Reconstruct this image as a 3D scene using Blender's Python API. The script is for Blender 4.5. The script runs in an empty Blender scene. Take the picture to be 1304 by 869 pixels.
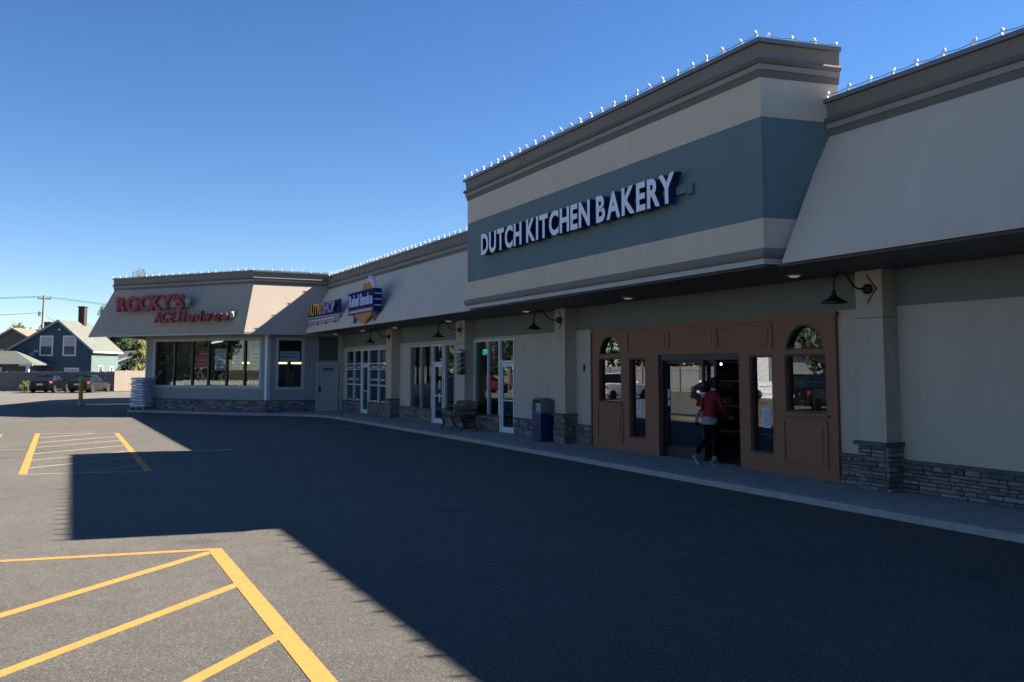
import bpy, bmesh, math, random
from mathutils import Vector, Matrix
random.seed(7)
R = math.radians
scene = bpy.context.scene
COL = scene.collection

# ------------------------------------------------------------------ camera
cam_d = bpy.data.cameras.new("camera"); cam = bpy.data.objects.new("camera", cam_d); COL.objects.link(cam)
cam.location = (0, 0, 2.0)
cam.rotation_euler = (R(90 + 4.4), 0, R(-27.2))
cam_d.sensor_fit = 'HORIZONTAL'; cam_d.sensor_width = 36.0
cam_d.lens = 36.0 * 1084 / 1304
cam_d.shift_x = 0.0
cam_d.shift_y = -(434.5 - 387) / 1304
cam_d.clip_start = 0.05; cam_d.clip_end = 6000
scene.camera = cam

# ------------------------------------------------------------------ world, sun, exposure
SUN_EL, SUN_AZ = 37.2, 100.0            # azimuth clockwise from +Y
world = bpy.data.worlds.new("World"); scene.world = world; world.use_nodes = True
wn, wl = world.node_tree.nodes, world.node_tree.links
wn.clear()
sky = wn.new("ShaderNodeTexSky"); sky.sky_type = 'NISHITA'; sky.sun_disc = False
sky.sun_elevation = R(SUN_EL); sky.sun_rotation = R(SUN_AZ)
sky.altitude = 300; sky.air_density = .9; sky.dust_density = 0.0; sky.ozone_density = 3.0
hs = wn.new("ShaderNodeHueSaturation"); hs.inputs['Saturation'].default_value = 1.22; hs.inputs['Value'].default_value = .78; hs.inputs['Hue'].default_value = .507
bg = wn.new("ShaderNodeBackground"); bg.inputs['Strength'].default_value = 0.05
wo = wn.new("ShaderNodeOutputWorld")
wl.new(sky.outputs[0], hs.inputs['Color']); wl.new(hs.outputs[0], bg.inputs[0]); wl.new(bg.outputs[0], wo.inputs[0])

sun_d = bpy.data.lights.new("sun", 'SUN'); sun = bpy.data.objects.new("sun", sun_d); COL.objects.link(sun)
sun_d.energy = 4.3; sun_d.angle = R(0.4); sun_d.color = (1.0, 0.93, 0.82)
tosun = Vector((math.sin(R(SUN_AZ)) * math.cos(R(SUN_EL)), math.cos(R(SUN_AZ)) * math.cos(R(SUN_EL)), math.sin(R(SUN_EL))))
sun.rotation_euler = tosun.to_track_quat('Z', 'Y').to_euler()
sun.location = (20, 0, 30)

vs = scene.view_settings
vs.view_transform = 'Standard'; vs.look = 'None'; vs.exposure = 2.1; vs.gamma = 1.0; vs.use_curve_mapping = False
scene.cycles.max_bounces = 8; scene.cycles.transparent_max_bounces = 12

# ------------------------------------------------------------------ materials
MATS = {}
def mat(name, color, rough=0.7, metal=0.0, spec=0.4, noise=0.0, nscale=8.0, bump=0.0, bscale=40.0, stretch=(1, 1, 1), color2=None, coat=0.0):
    if name in MATS: return MATS[name]
    m = bpy.data.materials.new(name); m.use_nodes = True
    N, L = m.node_tree.nodes, m.node_tree.links
    b = N["Principled BSDF"]
    b.inputs['Base Color'].default_value = (*color, 1); b.inputs['Roughness'].default_value = rough
    b.inputs['Metallic'].default_value = metal; b.inputs['Specular IOR Level'].default_value = spec
    b.inputs['Coat Weight'].default_value = coat
    if noise or bump:
        tc = N.new("ShaderNodeTexCoord"); mp = N.new("ShaderNodeMapping"); mp.inputs['Scale'].default_value = stretch
        geo = N.new("ShaderNodeNewGeometry")
        L.new(geo.outputs['Position'], mp.inputs[0])
        if noise:
            n1 = N.new("ShaderNodeTexNoise"); n1.inputs['Scale'].default_value = nscale; n1.inputs['Detail'].default_value = 6; n1.inputs['Roughness'].default_value = .65
            L.new(mp.outputs[0], n1.inputs['Vector'])
            rp = N.new("ShaderNodeMapRange"); rp.inputs['From Min'].default_value = .25; rp.inputs['From Max'].default_value = .75
            L.new(n1.outputs['Fac'], rp.inputs['Value'])
            mx = N.new("ShaderNodeMix"); mx.data_type = 'RGBA'
            c2 = color2 if color2 else tuple(min(1, c * (1 + noise)) for c in color)
            c1 = color if color2 else tuple(c * (1 - noise) for c in color)
            mx.inputs['A'].default_value = (*c1, 1); mx.inputs['B'].default_value = (*c2, 1)
            L.new(rp.outputs[0], mx.inputs['Factor']); L.new(mx.outputs['Result'], b.inputs['Base Color'])
        if bump:
            n2 = N.new("ShaderNodeTexNoise"); n2.inputs['Scale'].default_value = bscale; n2.inputs['Detail'].default_value = 4
            L.new(mp.outputs[0], n2.inputs['Vector'])
            bp = N.new("ShaderNodeBump"); bp.inputs['Strength'].default_value = bump; bp.inputs['Distance'].default_value = .02
            L.new(n2.outputs['Fac'], bp.inputs['Height']); L.new(bp.outputs[0], b.inputs['Normal'])
    MATS[name] = m; return m

def glass(name, tint=(.8, .84, .84), f0=.05):
    """one glass surface: Schlick reflection over clear transmission (panes have two surfaces)"""
    m = bpy.data.materials.new(name); m.use_nodes = True
    N, L = m.node_tree.nodes, m.node_tree.links; N.clear()
    o = N.new("ShaderNodeOutputMaterial"); mx = N.new("ShaderNodeMixShader"); t = N.new("ShaderNodeBsdfTransparent")
    g = N.new("ShaderNodeBsdfGlossy"); geo = N.new("ShaderNodeNewGeometry")
    t.inputs[0].default_value = (*tint, 1); g.inputs['Roughness'].default_value = 0.0; g.inputs['Color'].default_value = (.95, .97, 1, 1)
    def op(k, a, b=None):
        q = N.new("ShaderNodeMath"); q.operation = k
        for idx, v in enumerate((a, b)):
            if v is None: continue
            if isinstance(v, (int, float)): q.inputs[idx].default_value = v
            else: L.new(v, q.inputs[idx])
        return q.outputs[0]
    dt = N.new("ShaderNodeVectorMath"); dt.operation = 'DOT_PRODUCT'; L.new(geo.outputs['Incoming'], dt.inputs[0]); L.new(geo.outputs['Normal'], dt.inputs[1])
    c = op('ABSOLUTE', dt.outputs['Value']); p5 = op('POWER', op('SUBTRACT', 1.0, c), 5.0)
    f = op('ADD', op('MULTIPLY', p5, 1 - f0), f0)
    L.new(f, mx.inputs[0]); L.new(t.outputs[0], mx.inputs[1]); L.new(g.outputs[0], mx.inputs[2]); L.new(mx.outputs[0], o.inputs[0])
    MATS[name] = m; return m

def emit(name, color, s):
    if name in MATS: return MATS[name]
    m = bpy.data.materials.new(name); m.use_nodes = True
    b = m.node_tree.nodes["Principled BSDF"]; b.inputs['Base Color'].default_value = (*color, 1)
    b.inputs['Emission Color'].default_value = (*color, 1); b.inputs['Emission Strength'].default_value = s
    MATS[name] = m; return m

def asphalt(name, base, spk, patch, near_dim=None):
    m = bpy.data.materials.new(name); m.use_nodes = True
    N, L = m.node_tree.nodes, m.node_tree.links
    b = N["Principled BSDF"]; b.inputs['Roughness'].default_value = .88; b.inputs['Specular IOR Level'].default_value = .25
    geo = N.new("ShaderNodeNewGeometry")
    def noise(s, d=3, r=.6):
        n = N.new("ShaderNodeTexNoise"); n.inputs['Scale'].default_value = s; n.inputs['Detail'].default_value = d; n.inputs['Roughness'].default_value = r
        L.new(geo.outputs['Position'], n.inputs['Vector']); return n
    def rng(src, a, c, lo, hi):
        r = N.new("ShaderNodeMapRange"); r.inputs['From Min'].default_value = a; r.inputs['From Max'].default_value = c
        r.inputs['To Min'].default_value = lo; r.inputs['To Max'].default_value = hi; L.new(src, r.inputs['Value']); return r.outputs[0]
    big = noise(.35, 5); fine = noise(55, 4, .75); mid = noise(3.0, 4)
    vor = N.new("ShaderNodeTexVoronoi"); vor.inputs['Scale'].default_value = 105; L.new(geo.outputs['Position'], vor.inputs['Vector'])
    sep = N.new("ShaderNodeSeparateColor"); L.new(vor.outputs['Color'], sep.inputs[0])
    grain = rng(sep.outputs[0], 0, 1, .6, 1.4)
    stone = rng(sep.outputs[1], .95, 1.0, 0, .9)
    f1 = rng(fine.outputs['Fac'], .3, .7, .72, 1.3)
    f2 = rng(big.outputs['Fac'], .3, .7, 1 - patch, 1 + patch)
    f3 = rng(mid.outputs['Fac'], .3, .7, .9, 1.1)
    def mul(a, c):
        q = N.new("ShaderNodeMath"); q.operation = 'MULTIPLY'; L.new(a, q.inputs[0]); L.new(c, q.inputs[1]); return q.outputs[0]
    v = mul(mul(grain, f1), mul(f2, f3))
    ov = N.new("ShaderNodeTexVoronoi"); ov.inputs['Scale'].default_value = .55; L.new(geo.outputs['Position'], ov.inputs['Vector'])
    wn_ = noise(6.0, 4); oa = N.new("ShaderNodeMath"); oa.operation = 'MULTIPLY_ADD'; L.new(wn_.outputs['Fac'], oa.inputs[0]); oa.inputs[1].default_value = .25; L.new(ov.outputs['Distance'], oa.inputs[2])
    v = mul(v, rng(oa.outputs[0], .17, .27, .72, 1.0))
    if near_dim:      # view-angle dimming toward the camera, painted into the asphalt colour with an uneven edge
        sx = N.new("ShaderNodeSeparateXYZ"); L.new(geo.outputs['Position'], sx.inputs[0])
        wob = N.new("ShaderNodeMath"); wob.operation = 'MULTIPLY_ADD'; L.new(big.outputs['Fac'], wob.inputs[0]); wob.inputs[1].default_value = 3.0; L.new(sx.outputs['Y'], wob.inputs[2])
        v = mul(v, rng(wob.outputs[0], near_dim[0], near_dim[1], near_dim[2], 1.0))
    cm = N.new("ShaderNodeMix"); cm.data_type = 'RGBA'; cm.blend_type = 'MULTIPLY'; cm.inputs['Factor'].default_value = 1
    cb = N.new("ShaderNodeCombineColor")
    for i in range(3): L.new(v, cb.inputs[i])
    cm.inputs['A'].default_value = (*base, 1); L.new(cb.outputs[0], cm.inputs['B'])
    sm = N.new("ShaderNodeMix"); sm.data_type = 'RGBA'; L.new(stone, sm.inputs['Factor']); L.new(cm.outputs['Result'], sm.inputs['A']); sm.inputs['B'].default_value = (*spk, 1)
    L.new(sm.outputs['Result'], b.inputs['Base Color'])
    bp = N.new("ShaderNodeBump"); bp.inputs['Strength'].default_value = .5; bp.inputs['Distance'].default_value = .006
    L.new(sep.outputs[2], bp.inputs['Height']); L.new(bp.outputs[0], b.inputs['Normal'])
    MATS[name] = m; return m

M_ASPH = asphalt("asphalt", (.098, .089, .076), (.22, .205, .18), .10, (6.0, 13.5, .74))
M_LOT = asphalt("old_asphalt", (.135, .122, .103), (.22, .2, .17), .14)
M_GROUND = mat("dry_ground", (.11, .11, .06), .95, noise=.4, nscale=.6)
M_CONC = mat("concrete", (.30, .285, .265), .9, noise=.16, nscale=2.5, bump=.25, bscale=60)
M_CURB = mat("curb_concrete", (.32, .31, .29), .9, noise=.18, nscale=5, bump=.25, bscale=60)
def road_paint(name, base, worn, amount):
    m = mat(name, base, .85, noise=.12, nscale=9, bump=.35, bscale=120); N, L = m.node_tree.nodes, m.node_tree.links; b = N["Principled BSDF"]
    geo = N.new("ShaderNodeNewGeometry"); a = N.new("ShaderNodeTexNoise"); a.inputs['Scale'].default_value = 38; a.inputs['Detail'].default_value = 5; a.inputs['Roughness'].default_value = .8
    c = N.new("ShaderNodeTexNoise"); c.inputs['Scale'].default_value = 1.3; c.inputs['Detail'].default_value = 3
    for q in (a, c): L.new(geo.outputs['Position'], q.inputs['Vector'])
    ad = N.new("ShaderNodeMath"); ad.operation = 'MULTIPLY_ADD'; L.new(c.outputs['Fac'], ad.inputs[0]); ad.inputs[1].default_value = .45; L.new(a.outputs['Fac'], ad.inputs[2])
    r = N.new("ShaderNodeMapRange"); r.inputs['From Min'].default_value = .80 - amount; r.inputs['From Max'].default_value = .92 - amount; L.new(ad.outputs[0], r.inputs['Value'])
    old = b.inputs['Base Color'].links[0].from_socket; mx = N.new("ShaderNodeMix"); mx.data_type = 'RGBA'; mx.inputs['B'].default_value = (*worn, 1)
    sc = N.new("ShaderNodeMath"); sc.operation = 'MULTIPLY'; L.new(r.outputs[0], sc.inputs[0]); sc.inputs[1].default_value = .75
    L.new(sc.outputs[0], mx.inputs['Factor']); L.new(old, mx.inputs['A']); L.new(mx.outputs['Result'], b.inputs['Base Color']); return m
M_PAINT = road_paint("yellow_road_paint", (.53, .205, .043), (.16, .12, .075), .02)
M_PAINTW = road_paint("worn_road_paint", (.44, .31, .17), (.14, .12, .09), .06)
M_STUC = mat("cream_stucco", (.47, .405, .325), .9, noise=.075, nscale=1.6, stretch=(1, 1, .22), bump=.35, bscale=120)
M_TAUPE = mat("taupe_stucco", (.58, .475, .365), .9, noise=.075, nscale=1.6, stretch=(1, 1, .22), bump=.35, bscale=120)
M_RKT = mat("store_taupe_stucco", (.37, .305, .24), .9, noise=.05, nscale=.8, bump=.35, bscale=120)
M_TEAL = mat("teal_stucco", (.135, .19, .195), .9, noise=.075, nscale=1.6, stretch=(1, 1, .22), bump=.35, bscale=120)
M_BULK = mat("grey_green_stucco", (.17, .19, .175), .9, noise=.06, nscale=1.0, bump=.3, bscale=120)
M_GREYW = mat("grey_stucco", (.25, .27, .27), .9, noise=.06, nscale=1.0, bump=.3, bscale=120)
M_DKPAN = mat("dark_grey_panel", (.075, .08, .08), .8, noise=.1, nscale=2)
M_CAP = mat("metal_coping", (.15, .15, .155), .5, spec=.5, noise=.06, nscale=3)
M_FRIEZE = mat("brown_grey_cornice", (.20, .172, .142), .85, noise=.06, nscale=1.5, bump=.2, bscale=100)
M_STRIP = mat("light_cornice_strip", (.27, .25, .23), .85, noise=.05, nscale=2)
M_MOLD = mat("dark_cornice_mould", (.145, .126, .108), .85, noise=.05, nscale=2)
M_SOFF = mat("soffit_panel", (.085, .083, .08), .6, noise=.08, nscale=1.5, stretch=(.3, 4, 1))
M_DRIP = mat("pale_drip_edge", (.42, .42, .40), .6)
M_WOOD = mat("red_brown_wood", (.24, .10, .052), .55, noise=.22, nscale=7, stretch=(8, 8, .7), bump=.15, bscale=30)
M_WOODD = mat("dark_wood_trim", (.10, .045, .035), .6, noise=.2, nscale=7)
M_STONE = [mat("ledge_stone_%s" % n, c, .9, noise=.3, nscale=11, bump=.6, bscale=45) for n, c in
           (("grey", (.16, .155, .15)), ("tan", (.20, .175, .15)), ("dark", (.10, .10, .105)), ("warm", (.15, .12, .105)), ("pale", (.24, .23, .22)))]
M_MORT = mat("mortar", (.055, .055, .055), .95)
M_LEDGE = mat("stone_cap", (.09, .09, .095), .85, noise=.2, nscale=9)
M_WHITE = mat("white_frame", (.62, .64, .66), .5)
M_ALU = mat("aluminium_frame", (.45, .46, .47), .4, metal=.3)
M_TRIM = mat("pale_grey_trim", (.40, .41, .41), .7)
M_DOOR = mat("grey_painted_door", (.33, .35, .36), .6, noise=.04, nscale=3)
M_BLACK = mat("black_metal", (.014, .014, .015), .45)
M_DKFR = mat("dark_bronze_frame", (.02, .02, .022), .4)
M_GLASS = glass("window_glass", (.62, .66, .67), .15)
M_GLASSC = glass("clear_store_glass", (.88, .91, .91), .045)
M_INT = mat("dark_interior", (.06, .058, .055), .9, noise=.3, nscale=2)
M_INTF = mat("interior_floor", (.10, .095, .09), .6)
M_LWHITE = mat("white_letter_face", (.72, .74, .80), .45)
M_LNAVY = mat("navy_letter_return", (.012, .02, .085), .4)
M_RED = mat("red_letter", (.24, .012, .022), .4)
M_REDR = mat("pale_red_return", (.26, .09, .09), .5)
M_BULB = mat("white_bulb_clip", (.85, .86, .86), .35)
M_CABLE = mat("dark_cable", (.02, .03, .025), .6)
M_CARK = mat("black_car_paint", (.004, .004, .005), .25, coat=.15, spec=.3)
M_CARW = mat("white_car_paint", (.72, .72, .72), .25, coat=.6)
M_CARR = mat("red_car_paint", (.38, .02, .02), .25, coat=.6)
M_TYRE = mat("tyre_rubber", (.016, .016, .016), .85)
M_RIM = mat("wheel_rim", (.5, .5, .5), .3, metal=.8)
M_CARG = mat("car_glass", (.008, .01, .012), .06, spec=.5)
M_TAIL = mat("tail_lamp", (.5, .02, .03), .25)
M_PLATE = mat("licence_plate", (.5, .52, .55), .5)

# ------------------------------------------------------------------ object helpers
def root_loc(o):
    while o.parent: o = o.parent
    return o.location.copy()
def tag(o, label=None, cat=None, group=None, kind=None):
    if label: o['label'] = label
    if cat: o['category'] = cat
    if group: o['group'] = group
    if kind: o['kind'] = kind
    return o
def thing(name, label, cat, loc=(0, 0, 0), rotz=0, group=None):
    o = bpy.data.objects.new(name, None); COL.objects.link(o); o.location = loc; o.rotation_euler = (0, 0, rotz)
    o.empty_display_size = .2
    return tag(o, label, cat, group)

class MB:
    def __init__(s): s.v = []; s.f = []; s.m = []
    def add(s, vs_, fs, mi=0):
        b = len(s.v); s.v += [tuple(p) for p in vs_]; s.f += [tuple(b + i for i in f) for f in fs]; s.m += [mi] * len(fs); return s
    def hexa(s, p, mi=0):
        return s.add(p, [(0, 3, 2, 1), (4, 5, 6, 7), (0, 1, 5, 4), (1, 2, 6, 5), (2, 3, 7, 6), (3, 0, 4, 7)], mi)
    def box(s, x0, x1, y0, y1, z0, z1, mi=0):
        return s.hexa([(x0, y0, z0), (x1, y0, z0), (x1, y1, z0), (x0, y1, z0), (x0, y0, z1), (x1, y0, z1), (x1, y1, z1), (x0, y1, z1)], mi)
    def fbox(s, F, u0, u1, n0, n1, z0, z1, mi=0):
        P = F.p
        return s.hexa([P(u0, n0, z0), P(u1, n0, z0), P(u1, n1, z0), P(u0, n1, z0), P(u0, n0, z1), P(u1, n0, z1), P(u1, n1, z1), P(u0, n1, z1)], mi)
    def prism(s, pts, off, mi=0):
        n = len(pts); off = Vector(off); a = [Vector(p) for p in pts]
        return s.add(a + [p + off for p in a], [tuple(range(n))[::-1], tuple(range(n, 2 * n))] + [(i, (i + 1) % n, n + (i + 1) % n, n + i) for i in range(n)], mi)
    def tube(s, pts, r, n=8, mi=0, caps=True):
        pts = [Vector(p) for p in pts]; rs = r if isinstance(r, (list, tuple)) else [r] * len(pts)
        rings = []; prev = None
        for i, p in enumerate(pts):
            d = (pts[min(i + 1, len(pts) - 1)] - pts[max(i - 1, 0)]).normalized()
            a = prev if prev and abs(prev.dot(d)) < .95 else (Vector((0, 0, 1)) if abs(d.z) < .9 else Vector((1, 0, 0)))
            a = (a - d * a.dot(d)).normalized(); b = d.cross(a); prev = a
            rings.append([p + (a * math.cos(2 * math.pi * k / n) + b * math.sin(2 * math.pi * k / n)) * rs[i] for k in range(n)])
        fs = []
        for i in range(len(pts) - 1):
            for k in range(n): fs.append((i * n + k, i * n + (k + 1) % n, (i + 1) * n + (k + 1) % n, (i + 1) * n + k))
        if caps: fs += [tuple(range(n))[::-1], tuple(range((len(pts) - 1) * n, len(pts) * n))]
        return s.add([q for r_ in rings for q in r_], fs, mi)
    def lathe(s, prof, c, n=16, mi=0, axis=(0, 0, 1)):
        ax = Vector(axis).normalized(); a = Vector((1, 0, 0)) if abs(ax.x) < .9 else Vector((0, 1, 0)); a = (a - ax * a.dot(ax)).normalized(); b = ax.cross(a); c = Vector(c)
        vv = [c + ax * z + (a * math.cos(2 * math.pi * k / n) + b * math.sin(2 * math.pi * k / n)) * max(r, 1e-4) for r, z in prof for k in range(n)]
        fs = [(i * n + k, i * n + (k + 1) % n, (i + 1) * n + (k + 1) % n, (i + 1) * n + k) for i in range(len(prof) - 1) for k in range(n)]
        fs += [tuple(range(n))[::-1], tuple(range((len(prof) - 1) * n, len(prof) * n))]
        return s.add(vv, fs, mi)
    def sweep(s, path, prof, mi=0):
        P = [Vector((p[0], p[1])) for p in path]; nrm = []
        for i in range(len(P) - 1):
            d = (P[i + 1] - P[i]).normalized(); nrm.append(Vector((-d.y, d.x)))
        rows = []
        for i, p in enumerate(P):
            if i == 0: m = nrm[0]
            elif i == len(P) - 1: m = nrm[-1]
            else:
                a, b = nrm[i - 1], nrm[i]; m = (a + b) / (1 + a.dot(b))
            rows.append([(p.x + m.x * o, p.y + m.y * o, z) for o, z in prof])
        n = len(prof); fs = []
        for i in range(len(P) - 1):
            for k in range(n): fs.append((i * n + k, i * n + (k + 1) % n, (i + 1) * n + (k + 1) % n, (i + 1) * n + k))
        fs += [tuple(range(n))[::-1], tuple(range((len(P) - 1) * n, len(P) * n))]
        return s.add([q for r_ in rows for q in r_], fs, mi)
    def mesh(s, name, mats, off=(0, 0, 0), smooth=False):
        me = bpy.data.meshes.new(name); o = Vector(off)
        me.from_pydata([(p[0] - o.x, p[1] - o.y, p[2] - o.z) for p in s.v], [], s.f)
        for m in (mats if isinstance(mats, (list, tuple)) else [mats]): me.materials.append(m)
        me.polygons.foreach_set('material_index', s.m)
        bm = bmesh.new(); bm.from_mesh(me); bmesh.ops.recalc_face_normals(bm, faces=bm.faces); bm.to_mesh(me); bm.free()
        if smooth:
            me.polygons.foreach_set('use_smooth', [True] * len(me.polygons))
            try: me.set_sharp_from_angle(angle=R(40))
            except Exception: pass
        me.update(); return me
    def build(s, name, mats, parent=None, smooth=False, local=False, loc=None, bevel=0):
        off = (0, 0, 0)
        if parent is not None and not local: off = root_loc(parent)
        if loc is not None: off = loc
        o = bpy.data.objects.new(name, s.mesh(name, mats, off, smooth)); COL.objects.link(o)
        if parent is not None: o.parent = parent
        if loc is not None: o.location = loc
        if bevel:
            b = o.modifiers.new("bevel", 'BEVEL'); b.width = bevel; b.segments = 2; b.limit_method = 'ANGLE'; b.angle_limit = R(40)
        return o

def inst(name, me, parent, loc, scale=(1, 1, 1), rot=(0, 0, 0)):
    o = bpy.data.objects.new(name, me); COL.objects.link(o); o.parent = parent
    o.location = loc; o.scale = scale; o.rotation_euler = rot; return o
def copy_tree(o, parent=None):
    c = o.copy(); COL.objects.link(c)
    if parent is not None: c.parent = parent
    for ch in list(o.children): copy_tree(ch, c)
    return c

class Frame:
    def __init__(s, o, u):
        s.o = Vector((o[0], o[1], 0)); s.u = Vector((u[0], u[1], 0)).normalized(); s.n = Vector((-s.u.y, s.u.x, 0))
    def p(s, u, n, z): return s.o + s.u * u + s.n * n + Vector((0, 0, z))
    @property
    def ang(s): return math.atan2(s.u.y, s.u.x)

FB = Frame((11.62, 0), (0, 1))                 # bakery and right wing wall: u = Y, n toward the lot
FF = Frame((11.62, 21), (-.025, 1))            # row of small shops
RC = (7.75, 39.05)
FL = Frame(RC, (-.62, .785))                   # hardware store, long window front
FR = Frame((11.08, 38.95), (-1, .03))       # hardware store, short side; u runs toward the corner
FRL = 3.33

def wall_open(mb, F, u0, u1, n0, n1, z0, z1, ops, mi=0):
    us = sorted(set([u0, u1] + [v for o in ops for v in o[:2] if u0 < v < u1]))
    for a, b in zip(us[:-1], us[1:]):
        mid = (a + b) / 2; zs = [(o[2], o[3]) for o in ops if o[0] < mid < o[1]]; zs.sort(); z = z0
        for c, d in zs:
            if c > z + 1e-4: mb.fbox(F, a, b, n0, n1, z, c, mi)
            z = max(z, d)
        if z < z1 - 1e-4: mb.fbox(F, a, b, n0, n1, z, z1, mi)
    return mb
def frame_bars(mb, F, u0, u1, z0, z1, w, n0, n1, mi=0):
    mb.fbox(F, u0, u0 + w, n0, n1, z0, z1, mi); mb.fbox(F, u1 - w, u1, n0, n1, z0, z1, mi)
    mb.fbox(F, u0 + w, u1 - w, n0, n1, z0, z0 + w, mi); mb.fbox(F, u0 + w, u1 - w, n0, n1, z1 - w, z1, mi); return mb
def pane(F, u0, u1, z0, z1, n, parent, m=None, name='pane'):
    return MB().fbox(F, u0, u1, n - .003, n + .003, z0, z1).build(name, m or M_GLASS, parent)

# ------------------------------------------------------------------ ground
def sheet(name, pts, z, m, kind='structure'):
    b = MB().add([(x, y, z) for x, y in pts], [tuple(range(len(pts)))]); o = b.build(name, m); tag(o, kind=kind); return o
sheet('ground', [(-1500, -300), (1500, -300), (1500, 3000), (-1500, 3000)], -.012, M_GROUND)
sheet('parking_lot', [(-60, 50), (40, 50), (40, 100), (-60, 100)], -.006, M_LOT)
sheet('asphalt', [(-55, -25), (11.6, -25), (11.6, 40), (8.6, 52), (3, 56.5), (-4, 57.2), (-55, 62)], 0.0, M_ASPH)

def stripe(pts, m, parent):
    b = MB().prism([(x, y, .001) for x, y in pts], (0, 0, .003)); return b.build('stripe', m, parent)
def line(p, q, w, m, parent):
    p, q = Vector(p), Vector(q); d = (q - p).normalized(); n = Vector((-d.y, d.x)) * w / 2
    return stripe([p - n, q - n, q + n, p + n], m, parent)
hA = bpy.data.objects.new('parking_marking', None); COL.objects.link(hA); tag(hA, kind='structure'); hA.location = (1.4, 7, 0)
stripe([(1.395, 10.16), (1.545, 10.13), (1.605, 2.0), (1.455, 2.0)], M_PAINT, hA)
for p, q, w in (((-5.5, 11.48), (1.43, 10.10), .105), ((-3.9, 5.0), (1.40, 9.96), .105), ((-2.9, 4.25), (1.45, 8.40), .105), ((-1.6, 3.6), (1.48, 6.69), .105), ((-1.6, 1.9), (1.5, 5.0), .105)):
    line(p, q, w, M_PAINT, hA).location = (0, 0, -random.uniform(.0002, .0009))
hB = bpy.data.objects.new('parking_marking', None); COL.objects.link(hB); tag(hB, kind='structure'); hB.location = (.3, 24, 0)
for pts in ([(-.985, 30.62), (-.85, 30.55), (-.715, 18.80), (-.86, 18.86)], [(1.215, 29.62), (1.34, 29.57), (1.455, 18.28), (1.315, 18.32)]):
    stripe(pts, M_PAINT, hB)
for p, q in (((-.85, 30.5), (1.22, 29.62)), ((-.72, 18.84), (1.33, 18.34)), ((-.80, 28.55), (.62, 29.85)), ((-.78, 26.79), (1.22, 28.14)), ((-.76, 25.19), (1.24, 26.56)),
             ((-.76, 23.33), (1.25, 24.77)), ((-.75, 21.67), (1.26, 22.99)), ((-.73, 20.0), (1.3, 21.49)), ((.30, 18.62), (1.33, 19.74))):
    line(p, q, .055, M_PAINTW, hB).location = (0, 0, -random.uniform(.0002, .0009))
hC = bpy.data.objects.new('parking_marking', None); COL.objects.link(hC); tag(hC, kind='structure'); hC.location = (-3, 26, 0)
stripe([(-1.99, 30.7), (-1.86, 30.64), (-1.73, 18.9), (-1.88, 18.95)], M_PAINT, hC)
for p, q in (((-6, 25.6), (-.98, 24.70)),):
    line(p, q, .06, M_PAINTW, hC).location = (0, 0, -.0005)

# sidewalk: scored slabs with a curb lip
sw = bpy.data.objects.new('sidewalk', None); COL.objects.link(sw); tag(sw, kind='structure'); sw.location = (10.7, 20, 0)
def slabs(F, u0, u1, nA, nB, step=1.5):
    n = max(1, round((u1 - u0) / step)); d = (u1 - u0) / n
    for i in range(n):
        MB().fbox(F, u0 + i * d + .006, u0 + (i + 1) * d - .006, nA, nB - .16, .0, .1 + random.uniform(-.002, .002)).build('slab', M_CONC, sw)
        MB().fbox(F, u0 + i * d + .003, u0 + (i + 1) * d - .003, nB - .152, nB, -.02, .098).build('curb', M_CURB, sw)
    MB().fbox(F, u0, u1, nA, nB - .01, -.02, .088).build('bed', M_MORT, sw)
slabs(FB, -9, 21, -.2, 1.82)
slabs(FF, .04, 13.3, -.2, 1.82)
cpts = [(9.47, 34.33), (9.2, 35.5), (8.75, 36.4), (8.1, 37.1), (7.3, 37.75), (6.7, 38.4), (2.3, 44.0)]
inn = [(11.5, 34.25), (11.4, 36.5), (11.2, 38.9), (9.5, 38.9), (8.3, 38.7), (7.75, 38.65), (3.1, 44.6)]
for i in range(len(cpts) - 1):
    MB().prism([(*cpts[i], 0), (*cpts[i + 1], 0), (*inn[i + 1], 0), (*inn[i], 0)][::-1], (0, 0, .097)).build('slab', M_CONC, sw)

# ------------------------------------------------------------------ stones
def stone_mesh(seed):
    rnd = random.Random(seed); bm = bmesh.new(); bmesh.ops.create_cube(bm, size=1)
    for v in bm.verts:
        if v.co.y > 0: v.co.x *= .93; v.co.z *= .86
        v.co += Vector((rnd.uniform(-.03, .03), rnd.uniform(-.12, .12) if v.co.y > 0 else 0, rnd.uniform(-.07, .07)))
    me = bpy.data.meshes.new('stone'); bm.to_mesh(me); bm.free(); return me
STONES = []
for i in range(10):
    me = stone_mesh(i); me.materials.append(M_STONE[i % 5]); STONES.append(me)
NST = [0]
def stones(F, u0, u1, nb, z0, z1, parent, single, hmin=.05, hmax=.085):
    """ledge-stone veneer standing proud of plane n=nb"""
    rl = root_loc(parent); z = z0; bulk = [MB() for _ in range(5)]
    while z < z1 - .02:
        h = min(random.uniform(hmin, hmax), z1 - z)
        if z1 - z - h < .03: h = z1 - z
        u = u0
        while u < u1 - .01:
            l = random.choice((.12, .17, .22, .28, .36)) * random.uniform(.85, 1.15); l = min(l, u1 - u)
            if u1 - u - l < .06: l = u1 - u
            d = random.uniform(.022, .05)
            if single and NST[0] < 290:
                NST[0] += 1
                o = inst('stone', random.choice(STONES), parent, F.p(u + l / 2, nb + d / 2, z + h / 2) - rl, (l - .008, d, h - .008), (0, 0, F.ang))
            else:
                bulk[random.randrange(5)].fbox(F, u + .004, u + l - .004, nb, nb + d, z + .004, z + h - .004)
            u += l
        z += h
    tot = MB()
    for i, b in enumerate(bulk):
        if b.v: tot.add(b.v, b.f, i)
    if tot.v: tag(tot.build('stones', M_STONE, parent), kind='stuff')
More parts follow.
